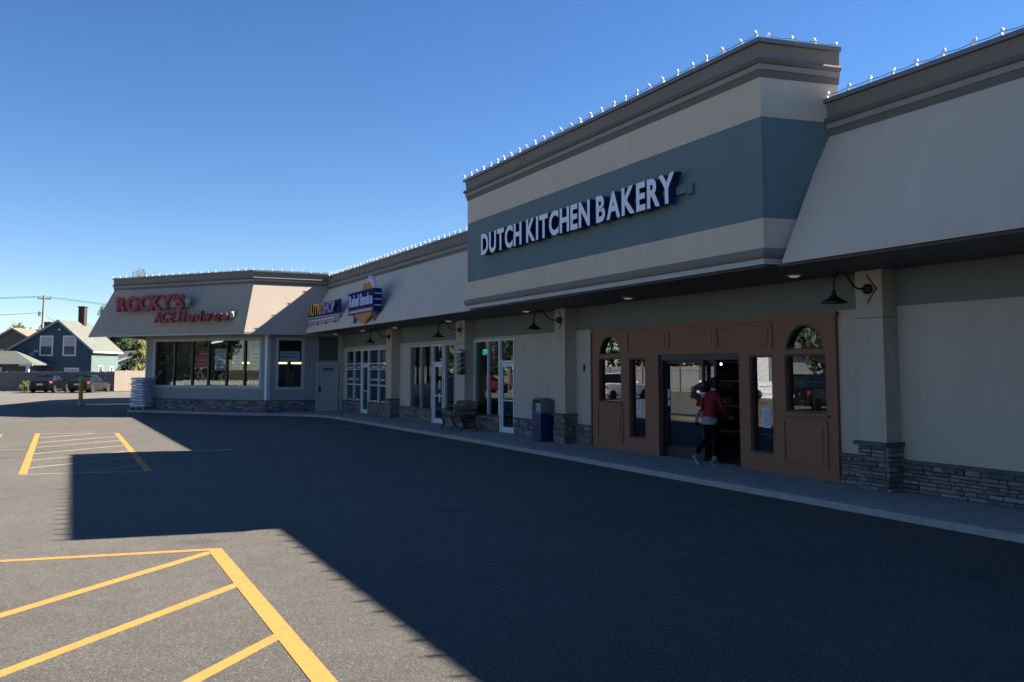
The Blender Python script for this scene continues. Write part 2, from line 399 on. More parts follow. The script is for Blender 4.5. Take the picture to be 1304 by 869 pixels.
def stone_base(F, u0, u1, parent, single=False, ztop=.545):
    o = MB().fbox(F, u0, u1, -.05, .012, .0, ztop).build('stone_base', M_MORT, parent)
    stones(F, u0, u1, .012, .1, ztop, o, single)
    MB().fbox(F, u0, u1, .0, .085, ztop, ztop + .05).build('stone_ledge', M_LEDGE, o)
    return o

def column(F, u0, u1, parent, single=False, zt=3.58):
    c = MB().fbox(F, u0, u1, .0, .34, .86, 2.815).build('column', M_STUC, parent)
    MB().fbox(F, u0, u1, .0, .34, 2.825, zt).build('column_head', M_STUC, c)
    MB().fbox(F, u0 + .008, u1 - .008, .0, .332, 2.8, 2.84).build('joint', M_MORT, c)
    m = (u0 + u1) / 2
    t = MB(); p = F.p
    for zz in (3.51, 3.05):
        a, b = p(m + .02, .34, zz), p(u0 + .09, .34, 3.28); n = F.n * .02; off = Vector((0, 0, .022)) if zz < 3.2 else Vector((0, 0, -.022))
        t.prism([a, b, b + off, a + off], n)
    t.build('chevron_trim', M_LEDGE, c)
    s = MB().fbox(F, u0 - .01, u1 + .01, .0, .35, .0, .80).build('column_base', M_MORT, parent)
    stones(F, u0 - .01, u1 + .01, .35, .1, .80, s, single)
    G2 = Frame(F.p(u0 - .01, .0, 0), F.n)
    stones(G2, .0, .38, .0, .1, .80, s, single)
    MB().fbox(F, u0 - .06, u1 + .06, .0, .43, .80, .86).build('stone_cap', M_LEDGE, s)
    return c

# ------------------------------------------------------------------ cornice
def cornice(parent, path, ztop, o=0.0):
    MB().sweep(path, [(o - .25, ztop), (o - .25, ztop - .07), (o + .10, ztop - .07), (o + .10, ztop)]).build('coping', M_CAP, parent)
    MB().sweep(path, [(o - .2, ztop - .072), (o - .2, ztop - .30), (o + .03, ztop - .30), (o + .035, ztop - .2), (o + .05, ztop - .072)]).build('frieze', M_FRIEZE, parent)
    MB().sweep(path, [(o - .2, ztop - .302), (o - .2, ztop - .40), (o + .055, ztop - .40), (o + .09, ztop - .375), (o + .098, ztop - .345), (o + .08, ztop - .31), (o + .04, ztop - .302)]).build('roll_moulding', M_MOLD, parent, smooth=True)
    MB().sweep(path, [(o - .2, ztop - .402), (o - .2, ztop - .488), (o + .045, ztop - .488), (o + .05, ztop - .402)]).build('cornice_strip', M_STRIP, parent)
    MB().sweep(path, [(o - .2, ztop - .49), (o - .2, ztop - .60), (o + .014, ztop - .60), (o + .03, ztop - .49)]).build('lower_moulding', M_MOLD, parent)

# ------------------------------------------------------------------ string lights
bmB = MB()
bmB.box(-.022, .022, -.014, .014, 0, .035); bmB.tube([(0, 0, .03), (.005, 0, .055), (.012, 0, .07)], [.016, .014, .016], 6)
bmB.lathe([(.016, 0), (.027, .02), (.026, .045), (.012, .068), (.0, .072)], (-.004, 0, .062), 8, axis=(-.55, 0, .8))
bmB.tube([(.02, 0, .035), (.03, 0, .06), (.012, 0, .08)], .007, 5)
BULB = bmB.mesh('bulb', [M_BULB], smooth=True)
def light_string(F, pts_list, label, spacing=.4, sc=1.0):
    """pts_list: polylines [(x,y,z)...] along the coping"""
    t = thing('light_string', label, 'light string', pts_list[0][0], group='bulb strings along the rooflines')
    rl = root_loc(t); cab = MB()
    for pts in pts_list:
        a, b = Vector(pts[0]), Vector(pts[1]); L = (b - a).length; n = max(1, int(L / spacing)); prev = None
        ang = math.atan2((b - a).y, (b - a).x) + math.pi / 2
        for i in range(n + 1):
            q = a.lerp(b, i / n) + Vector((random.uniform(-.01, .01), random.uniform(-.02, .02), 0))
            if 2 < i < n and random.random() < .04: continue
            o = inst('bulb', BULB, t, q - rl, (sc,) * 3, (random.uniform(-.22, .22), random.uniform(-.22, .22), ang + math.pi + random.uniform(-.7, .7)))
            q2 = q + Vector((0, 0, .055 * sc))
            if prev is not None:
                m = prev.lerp(q2, .5) - Vector((0, 0, random.uniform(.01, .03)))
                cab.tube([prev, m, q2], .0055, 4)
            prev = q2
    cab.build('cable', M_CABLE, t)
    return t

# ================================================================== BAKERY BUILDING
bk = thing('bakery_building', 'long taupe stucco storefront with tall parapet box, teal band and red brown wooden entrance', 'building', (13, 8, 0))
wallops = [(10.40, 18.08, .0, 2.99)]
wb = wall_open(MB(), FB, -12, 19.6, -.2, 0, 0, 3.0, wallops).build('wall', M_STUC, bk)
MB().fbox(FB, -12, 21.0, -.2, .012, 3.0, 3.99).build('bulkhead', M_BULK, bk)
MB().fbox(FB, -12, 21.2, -14, 0.75, 4.0, 4.2).build('roof', M_CAP, bk)
MB().fbox(FB, -12, 21.2, -14.2, -14.0, 0, 4.6).build('rear_wall', M_TAUPE, bk)
MB().fbox(FB, -12.2, -12, -14.2, 1.9, 0, 4.2).build('end_wall', M_TAUPE, bk)
# soffit boards
for (F, ua, ub, na) in ((FB, -12, 9.84, 1.93), (FB, 9.85, 20.98, 2.12)):
    sf = MB()
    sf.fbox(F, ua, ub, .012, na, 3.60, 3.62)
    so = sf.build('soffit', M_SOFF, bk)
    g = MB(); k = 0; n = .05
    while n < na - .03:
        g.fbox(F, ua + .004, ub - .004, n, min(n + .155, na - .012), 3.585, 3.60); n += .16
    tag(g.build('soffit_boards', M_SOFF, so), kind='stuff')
# right wing mansard and cornice
RW = [(10.66, -12), (10.66, 9.66)]
MB().sweep(RW, [(-.5, 6.24), (-.5, 3.9), (1.03, 3.62), (1.03, 3.66), (0, 5.72), (0, 6.24)]).build('mansard', M_TAUPE, bk)
cornice(bk, RW, 6.32)
# tall parapet box
BX = [(10.85, 9.56), (9.43, 9.83), (9.43, 21.0), (10.85, 21.0)]
def boxband(z0, z1, o, m, name):
    return MB().prism([(9.43 - o, 9.83 - o, z0), (10.83, 9.565 - o, z0), (10.83, 21.0 + o, z0), (9.43 - o, 21.0 + o, z0)], (0, 0, z1 - z0)).build(name, m, bk)
boxband(5.945, 7.1, 0, M_TAUPE, 'parapet_panel'); boxband(4.345, 5.942, -.006, M_TEAL, 'teal_band'); boxband(3.70, 4.342, 0, M_TAUPE, 'parapet_panel')
cornice(bk, BX, 7.18)
MB().sweep(BX, [(-.02, 3.87), (-.02, 3.71), (.03, 3.71), (.062, 3.74), (.075, 3.79), (.062, 3.84), (.03, 3.87)]).build('fascia_roll', M_FRIEZE, bk, smooth=True)
MB().sweep(BX, [(-.05, 3.708), (-.05, 3.62), (.008, 3.62), (.008, 3.708)]).build('drip_edge', M_DRIP, bk)
# columns and stone
MB().box(-9, 11.5, -14, -9.6, 0, 6.0).build('added_sky_blocker', M_STUC, bk)  # added unseen block behind the camera, cuts sky light on faces turned this way
column(FB, 9.21, 9.72, bk, True)
column(FB, 18.96, 19.47, bk)
stone_base(FB, 4.2, 9.2, bk, True)
stone_base(FB, -12, 4.2, bk)
stone_base(FB, 9.74, 10.38, bk, True)
stone_base(FB, 18.12, 18.94, bk)
stone_base(FB, 19.49, 21.0, bk)
# rest of this wall up to the shop door belongs to the row
MB().fbox(FB, 18.52, 18.58, .0, .03, 1.95, 2.12).build('bell_box', M_DKFR, bk)
# ---- wooden entrance front
WF0, WF1 = -.16, .07
sqL, sqR = (16.83, 17.79, 1.20, 2.27), (10.63, 11.58, 1.23, 2.27)
arL, arR = (16.87, 17.75, 2.35, 2.80), (10.66, 11.54, 2.35, 2.80)
sdL, sdR = (15.87, 16.50, .42, 2.26), (11.90, 12.50, .42, 2.26)
dr = (12.78, 15.38, .0, 2.32)
wf = wall_open(MB(), FB, 10.40, 18.08, WF0, WF1, .1, 2.99, [sqL, sqR, arL, arR, sdL, sdR, dr])
for a in (arL, arR):
    c = (a[0] + a[1]) / 2; hw = (a[1] - a[0]) / 2; hh = a[3] - a[2]; N_ = 14
    P = [(c + hw * math.cos(math.pi * k / N_), a[2] + hh * math.sin(math.pi * k / N_)) for k in range(N_ + 1)]
    for k in range(N_):
        (ua, za), (ub, zb) = P[k], P[k + 1]
        wf.hexa([FB.p(ua, WF0, za), FB.p(ub, WF0, zb), FB.p(ub, WF1, zb), FB.p(ua, WF1, za), FB.p(ua, WF0, a[3]), FB.p(ub, WF0, a[3]), FB.p(ub, WF1, a[3]), FB.p(ua, WF1, a[3])])
WFR = wf.build('wood_front', M_WOOD, bk)
tr = MB(); tr.fbox(FB, 18.08, 18.13, -.1, .09, .1, 3.0).build('edge_trim', M_WOODD, WFR)
MB().fbox(FB, 10.36, 18.1, .07, .10, 2.90, 2.985).build('head_trim', M_WOOD, WFR)
for (a, b, c, d) in ((10.66, 11.60, .36, 1.06), (16.80, 17.80, .34, 1.02), (15.05, 16.50, 2.44, 2.81), (13.50, 14.95, 2.44, 2.81), (11.92, 13.38, 2.44, 2.81)):
    f_ = MB(); frame_bars(f_, FB, a - .05, b + .05, c - .05, d + .05, .045, WF1, WF1 + .022); f_.build('panel_moulding', M_WOOD, WFR)
    MB().fbox(FB, a + .07, b - .07, WF1, WF1 + .012, c + .07, d - .07).build('raised_panel', M_WOOD, WFR)
for o_ in (sqL, sqR, sdL, sdR):
    f_ = MB(); frame_bars(f_, FB, o_[0], o_[1], o_[2], o_[3], .035, -.09, .045); f_.build('sash', M_WOODD, WFR)
    pane(FB, o_[0] + .035, o_[1] - .035, o_[2] + .035, o_[3] - .035, -.03, WFR)
for o_ in (sqL, sqR):
    MB().fbox(FB, o_[0] - .06, o_[1] + .06, WF1, WF1 + .05, o_[2] - .06, o_[2] - .01).build('window_sill', M_WOOD, WFR)
for a in (arL, arR):
    c = (a[0] + a[1]) / 2; hw = (a[1] - a[0]) / 2; hh = a[3] - a[2]
    P = [FB.p(c + hw * math.cos(math.pi * k / 16), -.03, a[2] + hh * math.sin(math.pi * k / 16)) for k in range(17)]
    MB().prism(P, FB.n * .006).build('arched_pane', M_GLASS, WFR)
    ring = MB()
    for k in range(16):
        t0, t1 = math.pi * k / 16, math.pi * (k + 1) / 16
        q = lambda t, s, n: FB.p(c + hw * s * math.cos(t), n, a[2] + hh * s * math.sin(t))
        ring.hexa([q(t0, .93, -.06), q(t1, .93, -.06), q(t1, .93, .05), q(t0, .93, .05), q(t0, 1.0, -.06), q(t1, 1.0, -.06), q(t1, 1.0, .05), q(t0, 1.0, .05)])
    ring.fbox(FB, a[0], a[1], -.06, .05, a[2], a[2] + .03)
    ring.build('arch_frame', M_DKFR, WFR)
# sliding door
f_ = MB(); f_.fbox(FB, 15.30, 15.38, -.15, .02, .1, 2.32); f_.fbox(FB, 12.78, 12.86, -.15, .02, .1, 2.32); f_.fbox(FB, 12.86, 15.30, -.15, .02, 2.19, 2.32); f_.build('door_frame', M_DKFR, WFR)
f_ = MB(); frame_bars(f_, FB, 14.02, 15.30, .11, 2.19, .06, -.12, -.07); f_.fbox(FB, 14.08, 15.24, -.115, -.075, .17, .32); f_.fbox(FB, 14.08, 15.24, -.11, -.08, 1.0, 1.04); f_.build('sliding_door', M_DKFR, WFR)
pane(FB, 14.08, 15.24, .32, 1.0, -.095, WFR); pane(FB, 14.08, 15.24, 1.04, 2.13, -.095, WFR)
f_ = MB(); frame_bars(f_, FB, 13.72, 14.98, .11, 2.19, .06, -.20, -.15); f_.build('sliding_door', M_DKFR, WFR)
pane(FB, 13.78, 14.92, .17, 2.13, -.175, WFR)
MB().fbox(FB, 15.18, 15.26, -.088, -.083, 1.36, 1.56).build('door_sticker', mat("pale_blue_sticker", (.35, .5, .6), .6), WFR)
MB().fbox(FB, 15.17, 15.25, -.088, -.083, 1.20, 1.33).build('door_sticker', MATS["pale_blue_sticker"], WFR)
# interior
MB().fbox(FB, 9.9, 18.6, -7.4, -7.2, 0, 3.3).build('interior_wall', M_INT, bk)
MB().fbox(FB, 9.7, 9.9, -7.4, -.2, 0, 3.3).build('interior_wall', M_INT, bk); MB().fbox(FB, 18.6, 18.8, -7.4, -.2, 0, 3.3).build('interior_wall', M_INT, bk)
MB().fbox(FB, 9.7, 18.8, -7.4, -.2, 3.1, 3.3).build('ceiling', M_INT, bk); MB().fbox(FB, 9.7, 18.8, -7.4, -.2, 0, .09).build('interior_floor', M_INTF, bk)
vf = MB()
for u in (10.5, 11.6, 12.2, 12.8, 13.4, 14.0, 15.2, 16.4): vf.fbox(FB, u, u + .05, -2.45, -2.4, .09, 3.1)
for z in (.5, 1.1, 1.7, 2.15): vf.fbox(FB, 10.5, 16.4, -2.44, -2.41, z, z + .04)
vf.build('vestibule_frame', M_ALU, bk)
for i, u in enumerate((17.25, 14.9)):
    sh = thing('display_shelf', ('wooden bread shelf seen deep inside the open bakery doorway', 'wooden bread shelf behind the right hand square bakery window')[i], 'shelf', FB.p(u, -3.4, .09), group='bakery shelves')
    b_ = MB().fbox(FB, u - .7, u + .7, -3.65, -3.6, .09, 1.9); b_.fbox(FB, u - .7, u - .66, -3.6, -3.2, .09, 1.9); b_.fbox(FB, u + .66, u + .7, -3.6, -3.2, .09, 1.9); b_.build('case', M_WOODD, sh)
    for z in (.3, .7, 1.1, 1.5):
        MB().fbox(FB, u - .66, u + .66, -3.6, -3.2, z, z + .03).build('shelf_board', M_WOODD, sh)
        for k in range(5):
            uu = u - .55 + k * .26 + random.uniform(-.03, .03)
            MB().fbox(FB, uu, uu + .2, -3.5, -3.25, z + .031, z + random.uniform(.12, .2)).build('loaf', random.choice([mat("bread_crust", (.24, .17, .11), .8), mat("paper_bag", (.42, .40, .36), .8)]), sh)
    MB().fbox(FB, u - .71, u + .71, -3.66, -3.15, 1.9, 1.95).build('top', M_WOODD, sh)
lt = thing('pendant_lamp', 'small lit pendant lamp glowing inside the bakery doorway', 'lamp', FB.p(16.55, -2.75, 2.1))
MB().lathe([(.0, 2.10), (.018, 2.105), (.024, 2.12), (.014, 2.15), (.0, 2.16)], FB.p(16.55, -2.75, 0), 12).build('bulb', emit("warm_lamp", (1, .88, .7), 3.0), lt)
MB().tube([FB.p(16.55, -2.75, 2.16), FB.p(16.55, -2.75, 3.1)], .01, 5).build('cord', M_BLACK, lt)

def note(F, u0, u1, z0, z1, n, label, m=None, grp='paper notices on the doors'):
    t = thing('paper_notice', label, 'notice', F.p((u0 + u1) / 2, n, (z0 + z1) / 2), group=grp)
    MB().fbox(F, u0, u1, n, n + .003, z0, z1).build('sheet', m or mat("notice_paper", (.52, .56, .66), .7), t)
    pr = MB(); z = z1 - .03; k = 0
    while z > z0 + .03:
        a = random.uniform(.02, .05); b = random.uniform(.02, .08); pr.fbox(F, u0 + a * (u1 - u0) * 3, u1 - b * (u1 - u0) * 3, n + .003, n + .0042, z - .008, z); z -= .026
    pr.build('print', mat("notice_print", (.12, .13, .2), .8), t)
note(FB, 16.12, 16.33, .98, 1.30, -.026, 'pale blue notice taped inside the left sidelight of the bakery entrance')
note(FB, 12.06, 12.27, .90, 1.27, -.026, 'pale blue notice taped inside the right sidelight of the bakery entrance')

# ================================================================== SHOP ROW
rw = thing('shop_row', 'row of small shop fronts under a sloped taupe fascia with white framed glass', 'building', (12.5, 30, 0))
A_win, A_door = (2.32, 4.10, .50, 2.92), (1.37, 2.30, .0, 2.92)
B_l, B_d, B_r = (7.52, 9.62, .52, 2.87), (6.52, 7.46, .0, 2.87), (5.55, 6.38, .52, 2.87)
C_all, C_d = (12.14, 17.53, .47, 2.86), (14.36, 15.30, .0, 2.87)
wall_open(MB(), FF, .0, 17.95, -.2, 0, 0, 3.0, [A_win, A_door, B_l, B_d, B_r, (12.14, 14.36, .47, 2.86), C_d, (15.30, 17.53, .47, 2.86)]).build('wall', M_STUC, rw)
MB().fbox(FB, 19.6, 21.0, -.198, -.002, 0, 3.0).build('wall', M_STUC, rw)
MB().fbox(FF, .01, 17.95, -.2, .012, 3.0, 3.99).build('bulkhead', M_BULK, rw)
MB().fbox(FF, .2, 19.5, -14, .6, 4.0, 4.2).build('roof', M_CAP, rw)
MB().fbox(FF, .2, 19.5, -14.2, -14.0, 0, 4.6).build('rear_wall', M_TAUPE, rw)
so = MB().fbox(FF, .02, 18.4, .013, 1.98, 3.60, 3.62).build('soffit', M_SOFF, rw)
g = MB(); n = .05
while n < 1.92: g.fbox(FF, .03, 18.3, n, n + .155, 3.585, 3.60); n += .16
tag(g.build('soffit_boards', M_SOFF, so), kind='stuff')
FWX = 10.95
FW = [(FWX, 21.0), (FWX - .025 * 19.0, 40.0)]
FWZ = 6.32
MB().sweep(FW, [(-.5, FWZ - .08), (-.5, 3.9), (1.33, 3.60), (1.33, 3.64), (0, FWZ - .60), (0, FWZ - .08)]).build('mansard', M_TAUPE, rw)
cornice(rw, FW, FWZ)
for a, b in ((4.10, 4.78), (10.72, 11.30)): column(FF, a, b, rw)
for a, b in ((.0, 1.36), (2.31, 4.08), (4.8, 6.5), (7.48, 10.70), (11.32, 14.34), (15.32, 17.9)): stone_base(FF, a, b, rw)
for (a, b) in ((.0, 4.4), (4.45, 10.95), (11.0, 18.2)):
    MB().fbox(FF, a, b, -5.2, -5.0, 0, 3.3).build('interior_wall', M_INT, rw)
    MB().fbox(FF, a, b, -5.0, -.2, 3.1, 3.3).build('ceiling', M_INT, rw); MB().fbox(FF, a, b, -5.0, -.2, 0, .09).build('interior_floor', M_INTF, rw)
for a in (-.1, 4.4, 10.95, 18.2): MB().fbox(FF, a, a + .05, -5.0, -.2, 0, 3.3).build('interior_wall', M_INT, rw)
def window(F, o_, parent, m, mull=(), bars=(), w=.05, gl=None, name='window_frame'):
    f = MB(); frame_bars(f, F, o_[0], o_[1], o_[2], o_[3], w, -.10, .02)
    for u in mull: f.fbox(F, u - w / 2, u + w / 2, -.095, .018, o_[2] + w, o_[3] - w)
    us = [o_[0] + w] + list(mull) + [o_[1] - w]
    for z in bars:
        for a, b in zip(us[:-1], us[1:]): f.fbox(F, a + w / 2 * (a in mull), b - w / 2 * (b in mull), -.09, .012, z, z + .04)
    fr = f.build(name, m, parent)
    for a, b in zip(us[:-1], us[1:]): pane(F, a, b, o_[2] + w, o_[3] - w, -.045, fr, gl)
    return fr
def gdoor(F, u0, u1, z1, ztr, parent, m, hinge_left=True, bar=True):
    """glazed aluminium door with transom; a part of the building, its pieces sub-parts"""
    f = MB(); w = .055
    f.fbox(F, u0, u0 + w, -.1, .025, .1, ztr); f.fbox(F, u1 - w, u1, -.1, .025, .1, ztr); f.fbox(F, u0 + w, u1 - w, -.1, .025, ztr - w, ztr); f.fbox(F, u0 + w, u1 - w, -.1, .025, z1, z1 + .06)
    d = f.build('door', m, parent)
    l = MB(); a, b = u0 + w + .004, u1 - w - .004
    l.fbox(F, a, a + .075, -.07, -.02, .11, z1 - .01); l.fbox(F, b - .075, b, -.07, -.02, .11, z1 - .01); l.fbox(F, a + .075, b - .075, -.07, -.02, .11, .27); l.fbox(F, a + .075, b - .075, -.07, -.02, z1 - .12, z1 - .01)
    l.build('door_leaf', m, d)
    pane(F, a + .075, b - .075, .27, z1 - .12, -.045, d); pane(F, u0 + w, u1 - w, z1 + .06, ztr - w, -.045, d, name='transom_pane')
    if bar:
        h = MB(); h.fbox(F, a + .05, b - .05, -.005, .015, 1.05, 1.09); h.fbox(F, a + .05, a + .08, -.02, -.005, 1.05, 1.09); h.fbox(F, b - .08, b - .05, -.02, -.005, 1.05, 1.09); h.build('push_bar', m, d)
    return d
window(FF, A_win, rw, M_WHITE, mull=(3.1,))
dA = gdoor(FF, A_door[0], A_door[1], 2.20, 2.92, rw, M_WHITE)
window(FF, B_l, rw, M_ALU, mull=(8.55,), w=.05)
window(FF, B_r, rw, M_ALU, w=.05)
dB = gdoor(FF, B_d[0], B_d[1], 2.20, 2.87, rw, M_WHITE)
window(FF, (12.14, 14.36, .47, 2.86), rw, M_WHITE, mull=(13.13,), bars=(1.98, 2.22))
window(FF, (15.30, 17.53, .47, 2.86), rw, M_WHITE, mull=(16.36,), bars=(1.98, 2.22))
dC = gdoor(FF, C_d[0], C_d[1], 2.20, 2.86, rw, M_WHITE)
# white film lettering on shop C glass and doors, too small to read in the photo
def dashes(F, u0, u1, z, h, n, parent, name='glass_lettering', m=None):
    b = MB(); u = u0
    while u < u1:
        l = random.uniform(.03, .10); b.fbox(F, u, min(u + l, u1), n, n + .003, z, z + h * random.uniform(.6, 1)); u += l + random.uniform(.012, .03)
    return b.build(name, m or M_WHITE, parent)
for a, b in ((12.35, 12.95), (13.3, 14.15), (15.6, 16.15), (16.55, 17.3)):
    for z, h in ((2.06, .09), (1.52, .10), (.62, .09)): dashes(FF, a + random.uniform(0, .15), b - random.uniform(0, .15), z, h, -.039, rw)
    MB().fbox(FF, a - .12, b + .12, -.041, -.038, 1.30, 1.35).build('glass_band', M_WHITE, rw)
b_ = MB()
for k in range(9): b_.fbox(FF, 1.80 + random.uniform(-.02, 0), 1.84 + random.uniform(0, .02), -.038, -.035, 1.78 - k * .075, 1.83 - k * .075)
b_.build('door_lettering', M_WHITE, rw)
note(FF, 6.85, 7.0, 1.3, 1.6, -.04, 'pale sheet taped on the glazed door beside the barber pole, upper of two')
note(FF, 6.85, 7.0, .85, 1.15, -.04, 'pale sheet taped on the glazed door beside the barber pole, lower of two')
# neon open sign
def text_mesh(s, depth=0.0, offset=0.0, shear=0.0, bevel=0.0):
    c = bpy.data.curves.new('glyph', 'FONT'); c.body = s; c.size = 1; c.extrude = depth / 2; c.offset = offset; c.shear = shear; c.resolution_u = 4
    o = bpy.data.objects.new('glyph_tmp', c); COL.objects.link(o)
    dg = bpy.context.evaluated_depsgraph_get(); dg.update()
    me = bpy.data.meshes.new_from_object(o.evaluated_get(dg)); bpy.data.objects.remove(o); bpy.data.curves.remove(c)
    return me
def letters(s, F, u_left, u_right, z0, z1, n_back, depth, mats, parent, offset=.0, shear=0.0, gap=.07, space=.32, name='letter'):
    """solid letters reading left to right as seen from the lot (u decreases to the right)"""
    items = []; x = 0; zmin, zmax = 0.0, .72
    for ch in s:
        if ch in 'Y' and x > 0: x -= .13
        if ch == ' ': x += space; items.append(None); continue
        me = text_mesh(ch, 1.0, offset, shear)
        xs = [v.co.x for v in me.vertices]; w = max(xs) - min(xs)
        items.append((me, min(xs), x)); x += w + gap
    x -= gap; zmax = max(v.co.y for it in items if it for v in it[0].vertices) if any(c.isupper() for c in s) else .72
    caps = [max(v.co.y for v in it[0].vertices) for it, c in zip(items, [c for c in s]) if it and c.isupper()] or [zmax]
    zt = sorted(caps)[len(caps) // 2]
    sx = (u_left - u_right) / x; sz = (z1 - z0) / zt; rl = root_loc(parent)
    for it in items:
        if not it: continue
        me, mn, xo = it
        for v in me.vertices:
            u = u_left - (v.co.x - mn + xo) * sx; z = z0 + v.co.y * sz; n = n_back + (v.co.z + .5) * depth
            v.co = F.p(u, n, z) - rl
        me.materials.clear()
        for m in mats: me.materials.append(m)
        for p in me.polygons: p.use_smooth = False
        bm = bmesh.new(); bm.from_mesh(me); bmesh.ops.remove_doubles(bm, verts=bm.verts, dist=1e-5); bmesh.ops.recalc_face_normals(bm, faces=bm.faces); bm.to_mesh(me); bm.free(); me.update()
        for p in me.polygons: p.material_index = 0 if p.normal.dot(F.n) > .9 else (len(mats) - 1)
        me.name = name; o = bpy.data.objects.new(name, me); COL.objects.link(o); o.parent = parent
op = thing('open_sign', 'small green neon open sign hanging in the white framed shop window', 'sign', FF.p(3.55, -.2, 2.5))
MB().fbox(FF, 3.3, 3.85, -.2, -.19, 2.42, 2.68).build('backing', M_BLACK, op)
letters('OPEN', FF, 3.82, 3.33, 2.46, 2.64, -.188, .02, [emit("green_neon", (.1, .75, .45), .35)], op)

# ================================================================== HARDWARE STORE
hw_ = thing('hardware_store', 'angled corner hardware store with big window wall under sloped taupe fascia', 'building', (8, 43, 0))
CW = (.34, 7.0, 1.12, 3.44)
wall_open(MB(), FL, 0, 7.45, -.2, 0, .0, 3.6, [CW]).build('wall', M_GREYW, hw_)
Ruw, Rud = (FRL - 1.63, FRL - .35, 1.08, 3.43), (FRL - 3.27, FRL - 2.18, .0, 2.32)
wall_open(MB(), FR, -.2, FRL, -.2, 0, .0, 3.6, [Ruw, Rud]).build('wall', M_GREYW, hw_)
window(FL, CW, hw_, M_TRIM, w=.13, gl=M_GLASSC)
for i, t_ in enumerate((5.63, 4.50, 3.50, 2.40, 1.33)):
    MB().fbox(FL, t_ - .05, t_ + .05, -.12, .012, 1.25, 3.31).build('mullion', M_DKFR, hw_)
window(FR, Ruw, hw_, M_TRIM, w=.12, gl=M_GLASSC)
MB().fbox(FL, .0, .14, .0, .035, .6, 3.55).build('corner_trim', M_WHITE, hw_); MB().fbox(FR, FRL - .12, FRL - .005, .0, .035, .6, 3.55).build('corner_trim', M_TRIM, hw_)
MB().fbox(FL, 7.36, 7.46, .0, .03, .6, 3.5).build('corner_trim', M_TRIM, hw_)
MB().fbox(FR, .18, 1.05, .0, .012, 2.40, 3.5).build('recessed_panel', M_DKPAN, hw_)
MB().fbox(FR, -.06, .16, .0, .03, .1, 3.55).build('corner_trim', M_TRIM, hw_)
d_ = MB(); frame_bars(d_, FR, Rud[0], Rud[1], .1, 2.32, .09, -.1, .03); hd = d_.build('steel_door', M_TRIM, hw_)
MB().fbox(FR, Rud[0] + .092, Rud[1] - .092, -.06, -.01, .12, 2.225).build('door_leaf', M_DOOR, hd)
MB().fbox(FR, .38, .82, -.01, -.002, 1.93, 2.05).build('door_plate', M_BLACK, hd)
dashes(FR, .42, .78, 1.965, .05, -.002, hd, 'plate_lettering', M_TRIM)
k_ = MB(); k_.lathe([(.03, 0), (.03, .03), (.018, .035), (.018, .06), (.035, .065), (.035, .10), (.0, .105)], FR.p(Rud[1] - .18, -.01, 1.05), 10, axis=FR.n); k_.fbox(FR, Rud[1] - .22, Rud[1] - .14, -.01, -.002, .96, 1.22); k_.build('door_handle', M_BLACK, hd)
stone_base(FL, .0, 7.4, hw_, ztop=.56); stone_base(FR, 1.2, FRL - .01, hw_, ztop=.56)
MB().fbox(FL, -.1, 7.4, -9, -.25, 3.62, 4.2).build('roof', M_CAP, hw_)
# interior
fl = MB().prism([(7.7, 39.3, .02), (11.1, 39.2, .02), (16, 48, .02), (3.4, 44.7, .02)], (0, 0, .06)); fl.build('interior_floor', M_INTF, hw_)
MB().prism([(7.7, 39.3, 3.5), (11.1, 39.2, 3.5), (20, 48, 3.5), (12, 52, 3.5), (3.4, 44.7, 3.5)], (0, 0, .08)).build('ceiling', mat("store_ceiling", (.22, .22, .2), .9), hw_)
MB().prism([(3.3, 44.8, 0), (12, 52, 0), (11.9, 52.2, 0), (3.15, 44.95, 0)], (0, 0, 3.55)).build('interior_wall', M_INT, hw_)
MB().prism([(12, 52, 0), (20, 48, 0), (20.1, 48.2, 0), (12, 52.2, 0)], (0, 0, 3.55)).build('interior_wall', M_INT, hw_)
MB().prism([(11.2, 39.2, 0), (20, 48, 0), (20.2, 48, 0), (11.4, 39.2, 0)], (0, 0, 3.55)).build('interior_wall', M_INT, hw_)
# mansard + cornice
cC = Vector((7.10, 39.3)); cR = cC + Vector((.999, -.03)) * 4.0; cL = cC + Vector((-.62, .785)) * 8.75; cE = Vector((4.75, 54.1))
HWZ = 6.46
cM = cL + Vector((-.25, .968)) * .03
HP = [tuple(cR), tuple(cC), tuple(cL), tuple(cM)]
MB().prism([(cL.x + .08, cL.y + .1, 3.6), (cE.x, cE.y, 3.6), (cE.x + .5, cE.y - .2, 3.6), (cL.x + .6, cL.y, 3.6)], (0, 0, HWZ - 3.62)).build('return_wall', M_RKT, hw_)
MB().sweep(HP, [(-.5, HWZ - .08), (-.5, 3.60), (1.10, 3.58), (1.10, 3.62), (0, HWZ - .60), (0, HWZ - .08)]).build('mansard', M_RKT, hw_)
MB().sweep(HP, [(1.06, 3.578), (1.06, 3.53), (1.105, 3.53), (1.105, 3.578)]).build('drip_edge', M_DRIP, hw_)
cornice(hw_, HP, HWZ)
# side and rear walls
S0 = FL.p(7.45, 0, 0); S1 = S0 + Vector((.785, .62, 0)) * 12
MB().prism([S0, S1, S1 + Vector((.1, -.12, 0)), S0 + Vector((.1, -.12, 0))], (0, 0, 3.6)).build('wall', M_GREYW, hw_)
MB().prism([(cL.x + .6, cL.y + .2, 4.9), (cE.x, cE.y, 4.9), (19, 50, 4.9), (11.5, 39.8, 4.9), (cC.x + .5, cC.y + .6, 4.9)], (0, 0, .1)).build('roof', M_CAP, hw_)

MB().prism([(4.75, 54.1, 0), (7.1, 61.8, 0), (10.2, 64.8, 0), (22, 64.8, 0), (22, 53.0, 0)][::-1], (0, 0, 6.42)).build('rear_block', M_TAUPE, hw_)

